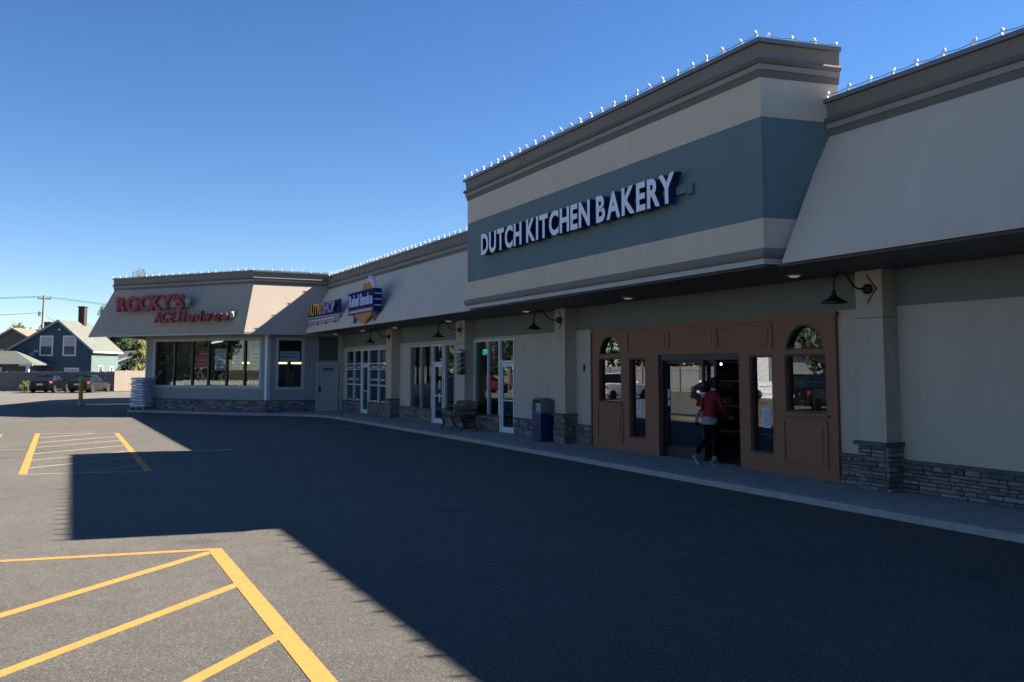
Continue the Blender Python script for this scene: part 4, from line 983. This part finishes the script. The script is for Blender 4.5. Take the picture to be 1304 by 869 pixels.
# ================================================================== CARS
def sedan(label, loc, rz, paint, suv=0.0):
    t = thing('parked_car', label, 'car', loc, rz, 'cars parked along the fence')
    # local: +x forward; length 4.7
    H = suv
    st = [(-2.32, .42, .95 + H * .3, .74), (-2.22, .30, 1.02 + H * .3, .84), (-1.75, .24, 1.04 + H * .3, .90), (-.9, .22, 1.0 + H * .3, .92), (.4, .22, .98 + H * .3, .92), (1.1, .22, .94 + H * .3, .90), (1.9, .24, .82 + H * .3, .86), (2.25, .30, .70 + H * .2, .76), (2.35, .40, .58 + H * .1, .60)]
    b = MB(); n = 10; vv = []; fs = []
    for x, zb, zt, w in st:
        zm = (zb + zt) * .5
        row = [(w * .86, zb), (w, zb + .12), (w * 1.01, zm), (w * .97, zt - .07), (w * .86, zt), (0, zt + .025)]
        full = row + [(-y, z) for y, z in row[-2::-1]]
        n = len(full); vv += [(x, y, z) for y, z in full]
    for i in range(len(st) - 1):
        for k in range(n): fs.append((i * n + k, i * n + (k + 1) % n, (i + 1) * n + (k + 1) % n, (i + 1) * n + k))
    fs += [tuple(range(n)), tuple(range((len(st) - 1) * n, len(st) * n))]
    b.add(vv, fs); bd = b.build('body', paint, t, local=True, smooth=True)
    g = MB(); zr = 1.45 + H
    bot = [(-1.95 if not H else -2.2, .80, 1.02 + H * .3), (1.05, .82, .97 + H * .3)]; top = [(-1.05 if not H else -1.95, .60, zr - .04), (.25, .62, zr - .02)]
    P_ = [(bot[0][0], -bot[0][1], bot[0][2]), (bot[1][0], -bot[1][1], bot[1][2]), (bot[1][0], bot[1][1], bot[1][2]), (bot[0][0], bot[0][1], bot[0][2]),
          (top[0][0], -top[0][1], top[0][2]), (top[1][0], -top[1][1], top[1][2]), (top[1][0], top[1][1], top[1][2]), (top[0][0], top[0][1], top[0][2])]
    g.hexa(P_); g.build('windows', M_CARG, t, local=True, bevel=.04)
    r_ = MB(); x0, x1 = top[0][0], top[1][0]
    r_.sweep([(x0 - .05, 0), (x1 + .08, 0)], [(-.60, zr - .05), (.60, zr - .05), (.56, zr + .0), (.3, zr + .03), (-.3, zr + .03), (-.56, zr)])
    r_.build('roof', paint, t, local=True, smooth=True)
    pl_ = MB()
    for s in (1, -1):
        for (xa, za, ya), (xb, zb_, yb) in (((-1.95 if not H else -2.2, 1.03 + H * .3, .80), (x0, zr - .03, .60)), ((1.05, .98 + H * .3, .82), (x1, zr - .02, .62)), ((-.35, 1.0 + H * .3, .83), (-.38, zr - .02, .625))):
            pl_.tube([(xa, s * ya, za), (xb, s * yb, zb_)], .035, 5)
    pl_.build('pillars', paint, t, local=True)
    for x in (-1.42, 1.45):
        for s in (1, -1):
            w = MB().lathe([(.2, -.1), (.31, -.1), (.335, -.06), (.335, .06), (.31, .1), (.2, .1)], (x, s * .82, .335), 20, axis=(0, 1, 0)).build('wheel', M_TYRE, t, local=True, smooth=True)
            MB().lathe([(.0, -.08), (.2, -.085), (.215, -.105), (.215, .105), (.2, .085), (.0, .08)], (x, s * .82, .335), 16, axis=(0, 1, 0)).build('rim', M_RIM, w, local=True)
    for s in (1, -1):
        MB().hexa([(-2.34, s * .50, .80), (-2.20, s * .84, .80), (-2.05, s * .90, .82), (-2.30, s * .5, .82), (-2.31, s * .50, .95), (-2.19, s * .82, .97), (-2.0, s * .89, .97), (-2.27, s * .5, .95)]).build('tail_lamp', M_TAIL, t, local=True)
        MB().hexa([(2.28, s * .45, .58), (2.12, s * .80, .60), (1.95, s * .86, .62), (2.2, s * .45, .6), (2.22, s * .45, .68), (2.08, s * .78, .72), (1.92, s * .84, .74), (2.15, s * .45, .7)]).build('headlight', M_PLATE, t, local=True)
        MB().box(.72, .86, s * .88, s * 1.06, .98 + H * .3, 1.10 + H * .3).build('mirror', paint, t, local=True, bevel=.03)
    MB().box(-2.36, -2.335, -.26, .26, .66, .80).build('licence_plate', M_PLATE, t, local=True)
    MB().box(-2.37, -2.2, -.80, .80, .36, .52).build('bumper', paint, t, local=True, bevel=.05)
    return t
c1 = sedan('black sedan parked nose to the grey fence, the one farther left', (-1.75, 84.4, -.006), R(72), M_CARK)
c2 = sedan('black sedan parked behind the yellow bollard in front of the blue house', (1.35, 83.0, -.006), R(64), M_CARK)

# ================================================================== FENCES
def picket_fence(name, label, a, b, h, m, step=.15, post_every=2.4):
    a, b = Vector(a), Vector(b); L = (b - a).length; F = Frame(a, (b - a)); 
    t = thing(name, label, 'fence', ((a + b) / 2).to_3d()); t.location = (*((a + b) / 2), 0)
    q = MB(); u = 0
    while u < L:
        hh = h + random.uniform(-.03, .03); d = random.uniform(0, .012)
        p = [F.p(u + .004, d, .04), F.p(u + step - .006, d, .04), F.p(u + step - .006, d, hh), F.p(u + step / 2, d, hh + .05), F.p(u + .004, d, hh)]
        q.prism(p, F.n * .02); u += step
    tag(q.build('pickets', m, t), kind='stuff')
    for z in (.35, h - .3): MB().fbox(F, 0, L, -.05, -.001, z, z + .09).build('rail', m, t)
    u = 0
    while u <= L:
        MB().fbox(F, u, u + .1, -.15, -.051, -.02, h + .06).build('post', m, t); u += post_every
    return t
M_FG = mat("grey_fence_wood", (.155, .15, .15), .9, noise=.2, nscale=3, stretch=(6, 6, .6)); M_FT = mat("tan_fence_wood", (.27, .225, .18), .9, noise=.2, nscale=3, stretch=(6, 6, .6))
picket_fence('wooden_fence', 'weathered grey board fence behind the two black cars', (3.3, 84.9), (-14, 93.2), 1.75, M_FG)
picket_fence('wooden_fence', 'sunlit tan board fence between the blue house and the hardware store', (9.6, 88.0), (3.4, 84.85), 1.85, M_FT)

# ================================================================== HOUSES
M_BLUES = mat("blue_clapboard", (.055, .088, .115), .85, noise=.08, nscale=2); M_PALES = mat("blue_clapboard_side", (.105, .15, .14), .8, noise=.08, nscale=2)
M_ROOF = mat("grey_green_shingle", (.12, .125, .105), .9, noise=.15, nscale=1.5, bump=.4, bscale=8); M_ROOFT = mat("tan_shingle", (.22, .15, .095), .9, noise=.15, nscale=1.5, bump=.4, bscale=8)
M_BRICK = mat("chimney_brick", (.055, .032, .028), .9, noise=.25, nscale=9); M_BRW = mat("brown_clapboard", (.13, .105, .095), .85, noise=.08, nscale=2)
M_HW = mat("white_house_trim", (.62, .63, .64), .7); M_HGL = mat("house_window_glass", (.07, .08, .09), .1, spec=.8); M_BLIND = mat("window_blind", (.38, .40, .44), .8)
def house(label, o, gdir, W, L, he, hr, wm, rm, ww=(), sidem=None, wside=(), chim=None, ridge_off=0.0, lap=True):
    """o: ground corner where the front (gable) wall meets the right side wall; gdir: direction along the gable wall toward the left"""
    F = Frame(o, gdir); n = F.n   # u goes left along the gable, n points to the back? make n toward viewer
    t = thing('house', label, 'house', (*o, 0)); c = W / 2 + ridge_off
    B = lambda u, d, z: F.p(u, -d, z)          # d = depth behind the front wall
    w = MB()
    w.prism([B(0, 0, -.2), B(W, 0, -.2), B(W, 0, he), B(c, 0, hr - .12), B(0, 0, he)], -n * .2)
    wf_ = w.build('wall', wm, t); w = MB()
    w.prism([B(0, L - .2, -.2), B(W, L - .2, -.2), B(W, L - .2, he), B(c, L - .2, hr - .12), B(0, L - .2, he)], -n * .2)
    w.build('rear_wall', wm, t)
    s_ = MB(); s_.hexa([B(0, .2, -.2), B(.2, .2, -.2), B(.2, L - .2, -.2), B(0, L - .2, -.2), B(0, .2, he), B(.2, .2, he), B(.2, L - .2, he), B(0, L - .2, he)])
    sw_ = s_.build('side_wall', sidem or wm, t); s_ = MB()
    s_.hexa([B(W - .2, .2, -.2), B(W, .2, -.2), B(W, L - .2, -.2), B(W - .2, L - .2, -.2), B(W - .2, .2, he), B(W, .2, he), B(W, L - .2, he), B(W - .2, L - .2, he)])
    s_.build('side_wall', wm, t)
    if lap:   # clapboard courses
        cl = MB(); z = .1
        while z < hr - .4:
            hw0, hw1 = 0, W
            if z > he: f = (z - he) / (hr - .12 - he); hw0, hw1 = c * f, W - (W - c) * f
            cl.hexa([B(hw0, .01, z), B(hw1, .01, z), B(hw1, -.03, z), B(hw0, -.03, z), B(hw0, .01, z + .13), B(hw1, .01, z + .13), B(hw1, -.008, z + .13), B(hw0, -.008, z + .13)])
            z += .14
        tag(cl.build('clapboards', wm, t), kind='stuff')
        cl = MB(); z = .1
        while z < he - .1:
            cl.hexa([B(.01, .02, z), B(.01, L, z), B(-.03, L, z), B(-.03, .02, z), B(.01, .02, z + .13), B(.01, L, z + .13), B(-.008, L, z + .13), B(-.008, .02, z + .13)]); z += .14
        tag(cl.build('clapboards', sidem or wm, t), kind='stuff')
    r_ = MB(); sl = (hr - he) / c; sl2 = (hr - he) / (W - c); ov = .35
    for (ua, za, ub, zb) in ((c, hr, -ov, he - sl * ov), (c, hr, W + ov, he - sl2 * ov)):
        r_.hexa([B(ua, -ov, za), B(ub, -ov, zb), B(ub, L + ov, zb), B(ua, L + ov, za), B(ua, -ov, za + .14), B(ub, -ov, zb + .14), B(ub, L + ov, zb + .14), B(ua, L + ov, za + .14)])
    ro = r_.build('roof', rm, t)
    ra = MB()
    for (ua, za, ub, zb) in ((c, hr, -ov, he - sl * ov), (c, hr, W + ov, he - sl2 * ov)):
        ra.hexa([B(ua, -ov - .03, za - .1), B(ub, -ov - .03, zb - .1), B(ub, -ov + .03, zb - .1), B(ua, -ov + .03, za - .1), B(ua, -ov - .03, za + .145), B(ub, -ov - .03, zb + .145), B(ub, -ov + .03, zb + .145), B(ua, -ov + .03, za + .145)])
    ra.build('rake_board', mat("grey_rake", (.28, .29, .31), .7), t)
    MB().hexa([B(-ov - .02, -ov, he - sl * ov - .08), B(-ov + .12, -ov, he - sl * ov - .08), B(-ov + .12, L + ov, he - sl * ov - .08), B(-ov - .02, L + ov, he - sl * ov - .08),
               B(-ov - .02, -ov, he - sl * ov + .06), B(-ov + .12, -ov, he - sl * ov + .06), B(-ov + .12, L + ov, he - sl * ov + .06), B(-ov - .02, L + ov, he - sl * ov + .06)]).build('gutter', M_HW, t)
    for (u, z, a, h) in ww:
        f = MB(); frame_bars(f, F, u - a / 2, u + a / 2, z, z + h, .13, .0, .07); f.fbox(F, u - a / 2 + .13, u + a / 2 - .13, .02, .05, z + h * .48, z + h * .48 + .06); fo = f.build('window', M_HW, t)
        MB().fbox(F, u - a / 2 + .13, u + a / 2 - .13, .0, .03, z + .13, z + h * .48).build('pane', M_HGL, fo); MB().fbox(F, u - a / 2 + .13, u + a / 2 - .13, .0, .032, z + h * .48 + .06, z + h - .13).build('blind', M_BLIND, fo)
    G = Frame(F.p(0, 0, 0), -n); G.n = -F.u
    for (d, z, a, h) in wside:
        f = MB(); frame_bars(f, G, d - a / 2, d + a / 2, z, z + h, .12, .0, .07); fo = f.build('window', M_HW, t)
        MB().fbox(G, d - a / 2 + .12, d + a / 2 - .12, .0, .03, z + .12, z + h - .12).build('pane', M_HGL, fo)
    if chim:
        u, d, h, cw = chim; zb = hr - 1.0
        MB().prism([B(u - cw / 2, d - cw / 2, zb), B(u + cw / 2, d - cw / 2, zb), B(u + cw / 2, d + cw / 2, zb), B(u - cw / 2, d + cw / 2, zb)], (0, 0, h)).build('chimney', M_BRICK, ro)
        MB().prism([B(u - cw * .6, d - cw * .6, zb + h), B(u + cw * .6, d - cw * .6, zb + h), B(u + cw * .6, d + cw * .6, zb + h), B(u - cw * .6, d + cw * .6, zb + h)], (0, 0, .14)).build('chimney_cap', M_BRICK, ro)
    return t, B, F
# blue house: corner of gable and sunlit side at about 92 m
HD = Vector((-.90, .436))           # along the gable toward the left
h1, B1, F1 = house('blue clapboard house with steep gable, brick chimney and sunlit green side', (1.55, 93.6), (HD.x, HD.y), 7.8, 6.0, 4.0, 6.75, M_BLUES, M_ROOF,
                   ww=((2.15, 3.3, 1.3, 2.0), (4.4, 3.3, 1.3, 2.0), (1.85, .75, 1.4, 1.4)), sidem=M_PALES, wside=((1.9, .8, 1.0, 1.6), (4.4, .9, .8, 1.4)), chim=(3.0, 4.2, 2.6, .62), ridge_off=-.7)
MB().lathe([(.0, 0), (.11, .01), (.11, .04), (.0, .05)], F1.p(3.2, .02, 5.9), 10, axis=F1.n).build('gable_vent', M_HW, h1)
for k in range(4): MB().fbox(F1, 5.2 + k * .4, 5.6 + k * .4, .0, .05, 3.0 + (.9 - k * .3) - .25, 3.0 + (.9 - k * .3)).build('step_trim', M_BLIND, h1)
# porch annex in front-left
px = thing('porch_annex', 'low hipped porch annex with white post in front of the blue house', 'porch', (*F1.p(8.0, 2, 0).to_2d(), 0))
MB().fbox(F1, 4.6, 10.8, .3, 3.2, -.2, 2.55).build('wall', M_BLUES, px)
rr = MB(); e = [F1.p(3.7, 3.6, 2.5), F1.p(11.2, 3.6, 2.5), F1.p(11.2, .05, 2.5), F1.p(3.7, .05, 2.5)]; tp = [F1.p(6.4, 1.8, 3.75), F1.p(8.8, 1.8, 3.75)]
rr.add([*e, *tp, *[p - Vector((0, 0, .12)) for p in e]], [(0, 1, 5, 4), (1, 2, 5), (2, 3, 4, 5), (3, 0, 4), (6, 7, 1, 0), (7, 8, 2, 1), (8, 9, 3, 2), (9, 6, 0, 3), (9, 8, 7, 6)]); rr.build('roof', M_ROOF, px)
MB().fbox(F1, 4.2, 4.45, 3.25, 3.5, -.2, 2.38).build('post', M_HW, px)
MB().fbox(F1, 3.75, 5.0, 3.605, 3.66, 2.3, 2.5).build('fascia', M_HW, px)
for u in (7.4, 9.6):
    f = MB(); frame_bars(f, F1, u - .55, u + .55, .95, 2.2, .13, 3.2, 3.27); fo = f.build('window', M_HW, px); MB().fbox(F1, u - .42, u + .42, 3.2, 3.23, 1.08, 2.07).build('pane', M_HGL, fo); MB().fbox(F1, u - .42, u + .42, 3.2, 3.26, 1.55, 1.61).build('sash_bar', M_HW, fo)
# brown house behind
h2, B2, F2 = house('brown clapboard house with tan sunlit roof at the left edge', (-1.9, 117.5), (HD.x, HD.y), 10.5, 10, 4.0, 6.9, M_BRW, M_ROOFT, ww=((6.9, 2.4, 1.2, 2.0), (2.8, 2.4, 1.2, 2.0)), chim=(3.9, 5.5, 2.0, .8))
# small grey house seen under the hardware canopy
h3, B3, F3 = house('small grey house with low roof seen under the hardware store canopy', (11.6, 109), (-.97, -.24), 8.5, 7, 2.5, 4.1, mat("pale_grey_clapboard", (.20, .21, .23), .85), mat("dark_slate_shingle", (.09, .09, .11), .9, noise=.1, nscale=2), ww=((3.0, .7, 1.2, 1.4), (5.8, .7, 1.2, 1.4)))

# ================================================================== TREES
def leaf_mat(name, c): return mat(name, c, .75, noise=.45, nscale=1.3, spec=.25)
M_LF = [leaf_mat("leaf_dark", (.018, .032, .015)), leaf_mat("leaf_mid", (.05, .085, .03)), leaf_mat("leaf_olive", (.085, .10, .03)), leaf_mat("leaf_yellow", (.22, .20, .055))]
M_BARK = mat("bark", (.07, .055, .045), .95, noise=.3, nscale=6)
def tree(name, label, x, y, h, rad, mi, nleaf=5000, crown0=.25, ls=.3, group='trees behind the houses', cat='tree', conic=False, z0=0.0):
    rnd = random.Random(hash((round(x, 2), round(y, 2), nleaf)) & 0xffff)
    t = thing(name, label, cat, (x, y, z0), group=group)
    tk = MB(); r0 = max(.04, h * .022)
    tk.tube([(x, y, z0 - .1), (x + .05 * rad, y, z0 + h * .4), (x, y + .04 * rad, z0 + h * .85)], [r0, r0 * .7, r0 * .2], 8)
    clumps = []
    nc = 34
    for i in range(nc):
        f = crown0 + (1 - crown0) * ((i + .5) / nc) ** .9
        rr_ = rad * (math.sin(math.pi * min(1, (f - crown0) / (1 - crown0) * .8 + .2)) ** .6) if not conic else rad * (1.05 - (f - crown0) / (1 - crown0))
        a = rnd.uniform(0, 2 * math.pi); d = rr_ * rnd.uniform(.25, .95)
        c = Vector((x + math.cos(a) * d, y + math.sin(a) * d, z0 + h * f * rnd.uniform(.92, 1.0))); cr = rad * rnd.uniform(.2, .38)
        clumps.append((c, cr)); 
        if i % 3 == 0: tk.tube([(x, y, z0 + h * max(.15, f - .25)), c.lerp(Vector((x, y, c.z)), .4) - Vector((0, 0, .1 * rad)), c], [r0 * .45, r0 * .3, r0 * .1], 5)
    tk.build('trunk', M_BARK, t)
    cr_ = MB(); per = nleaf // nc
    for c, cr in clumps:
        mm = mi if rnd.random() < .6 else max(0, min(3, mi + rnd.choice((-1, 1))))
        for k in range(per):
            d = Vector((rnd.gauss(0, 1), rnd.gauss(0, 1), rnd.gauss(0, .8))).normalized() * cr * rnd.random() ** .45
            p = c + d; a = Vector((rnd.gauss(0, 1), rnd.gauss(0, 1), rnd.gauss(0, 1))).normalized(); b = a.orthogonal().normalized(); s = ls * rnd.uniform(.6, 1.3)
            b0 = len(cr_.v); cr_.v += [tuple(p - a * s * .5), tuple(p + b * s * .28), tuple(p + a * s * .5), tuple(p - b * s * .28)]; cr_.f.append((b0, b0 + 1, b0 + 2, b0 + 3)); cr_.m.append(mm)
    me = bpy.data.meshes.new('crown'); me.from_pydata([(p[0] - x, p[1] - y, p[2] - z0) for p in cr_.v], [], cr_.f)
    for m in M_LF: me.materials.append(m)
    me.polygons.foreach_set('material_index', cr_.m); me.update()
    o = bpy.data.objects.new('crown', me); COL.objects.link(o); o.parent = t
    return t
tree('tree', 'tall dark tree rising just right of the blue house roof', 3.7, 122, 10.0, 2.9, 0, 6000, crown0=.1)
tree('tree', 'dark spreading tree under the hardware canopy behind the grey house', 7.4, 120, 9.6, 3.6, 0, 8000, crown0=.06)
tree('tree', 'dark tree behind the hardware store wall, mostly hidden', 11.6, 122, 9.6, 4.0, 0, 7000, crown0=.06)
tree('shrub', 'yellow green shrub above the tan fence beside the hardware store', 5.75, 89.6, 4.9, 1.1, 3, 3000, crown0=.15, ls=.2, group='shrubs by the fence', cat='shrub')
tree('hedge_bush', 'low dark hedge bush behind the tan fence', 5.0, 90.6, 2.7, 1.9, 0, 3000, crown0=.1, ls=.22, group='shrubs by the fence', cat='bush')
tree('shrub', 'small pale weed bush at the foot of the grey fence left of the cars', -3.6, 87.2, .9, .7, 2, 900, crown0=.05, ls=.12, group='shrubs by the fence', cat='shrub')
tree('tree', 'slim tree casting leaf shadow on the sunlit side of the blue house', 7.2, 94.4, 5.6, 1.3, 2, 1800, ls=.22)
for i, (x, y, h, r) in enumerate(((-12.5, 160, 9.6, 4), (-8.4, 168, 9.2, 4), (-4.2, 165, 9.2, 3.5))):
    tree('tree', ('distant dark tree above the brown house roof, leftmost', 'distant tree left of the brown house chimney', 'distant tree beside the utility pole')[i], x, y, h, r, 1, 2500, ls=.5)
# far hills of woods
def treeline(name, x0, x1, y, h):
    b = MB(); rnd = random.Random(5)
    for k in range(5200):
        x = rnd.uniform(x0, x1); hh = h * (.75 + .25 * math.sin(x * .11) + .12 * math.sin(x * .37)); z = rnd.uniform(0, hh) ; p = Vector((x, y + rnd.uniform(-6, 6), z)); a = Vector((rnd.gauss(0, 1), rnd.gauss(0, 1), rnd.gauss(0, 1))).normalized(); c = a.orthogonal().normalized(); s = 1.5
        b0 = len(b.v); b.v += [tuple(p - a * s), tuple(p + c * s * .6), tuple(p + a * s), tuple(p - c * s * .6)]; b.f.append((b0, b0 + 1, b0 + 2, b0 + 3)); b.m.append(rnd.choice((0, 0, 1)))
    me = bpy.data.meshes.new(name); me.from_pydata(b.v, [], b.f)
    for m in M_LF: me.materials.append(m)
    me.polygons.foreach_set('material_index', b.m); o = bpy.data.objects.new(name, me); COL.objects.link(o); tag(o, 'far wooded skyline beyond the houses', 'woods', kind='stuff')
treeline('woods', -110, 60, 240, 12)

# ================================================================== UTILITY POLE
up = thing('utility_pole', 'wooden utility pole with crossarm behind the blue house', 'utility pole', (-3.4, 112, 0))
X, Y = -3.4, 112
MB().tube([(X, Y, -.2), (X + .06, Y, 5), (X + .12, Y, 10.55)], [.17, .15, .11], 8).build('pole', mat("pole_wood", (.24, .215, .185), .9), up)
MB().box(X - .55, X + .85, Y - .07, Y + .05, 10.05, 10.2).build('crossarm', MATS["pole_wood"], up)
for dx in (-.5, .12, .78): MB().lathe([(.05, 0), (.07, .08), (.04, .16), (0, .2)], (X + dx, Y, 10.2), 6).build('insulator', M_CAP, up)
MB().lathe([(.0, 0), (.14, .02), (.14, .5), (0, .55)], (X - .28, Y, 8.1), 8).build('transformer', M_CAP, up)
def wire(a, b, sag, r=.018):
    a, b = Vector(a), Vector(b); pts = [a.lerp(b, i / 14) - Vector((0, 0, sag * 4 * (i / 14) * (1 - i / 14))) for i in range(15)]
    MB().tube(pts, r, 4).build('wire', M_CABLE, up)
for dx in (-.5, .78):
    wire((X + dx, Y, 10.38), (X + dx - 45, Y + 12, 10.6), .8); wire((X + dx, Y, 10.38), (X + dx + 42, Y + 14, 9.2), .7)
wire((X, Y, 8.5), (X - 45, Y + 8, 6.6), .5); wire((X, Y, 8.5), (X - 45, Y + 10, 7.2), .6); wire((X, Y, 8.6), tuple(B1(3.2, .2, 6.5)), .2)

# ================================================================== PLACE ACROSS THE LOT (seen mirrored in the shop glass)
def white_car(label, loc, rz, paint, suv): 
    t = sedan(label, loc, rz, paint, suv); t['group'] = 'cars across the lot'; return t
picket_fence('wooden_fence', 'low white picket fence across the lot, mirrored in the hardware windows', (-19, 30), (-18, 50), 1.15, M_HW, step=.2)
white_car('white utility car parked across the lot, mirrored in the bakery windows', (-9.5, 48.0, 0), R(170), M_CARW, .28)
white_car('black sedan parked across the lot, mirrored in the bakery door', (-10.5, 38.5, 0), R(172), M_CARK, 0)
white_car('black utility car parked across the lot, mirrored in the right bakery window', (-9.5, 30.8, 0), R(168), M_CARK, .28)
white_car('red sedan parked across the lot, mirrored in the shop door', (-9.5, 63.5, 0), R(172), M_CARR, 0)
picket_fence('wooden_fence', 'tall board fence across the lot, mirrored in the bakery windows', (-24, 52), (-22, 78), 2.2, M_FG, step=.22)
house('white house across the lot, mirrored in the bakery windows', (-42, 58), (-.05, 1), 11, 9, 4.2, 8.0, mat("white_clapboard", (.55, .55, .54), .8), M_ROOF, ww=((3, .9, 1.3, 1.8), (7, .9, 1.3, 1.8), (5, 4.2, 1.2, 1.5)), lap=False)
TL = ((-30, 30, 11, 5), (-31, 47, 11, 5.5), (-44, 50, 13, 6), (-29, 66, 12, 5.5), (-30, 76, 12, 5.5), (-28, 88, 12, 6), (-33, 100, 13, 6))
TN = ('across the lot, nearest the camera', 'beside the white house across the lot', 'behind the board fence by the white house', 'behind the middle of the board fence', 'behind the far end of the board fence', 'past the end of the board fence', 'farthest across the lot')
for (x, y, h, r), nm in zip(TL, TN):
    tree('tree', 'dark leafy tree %s, mirrored in the glass' % nm, x, y, h, r, 0, 3400, ls=.6, crown0=.12, group='trees across the lot')
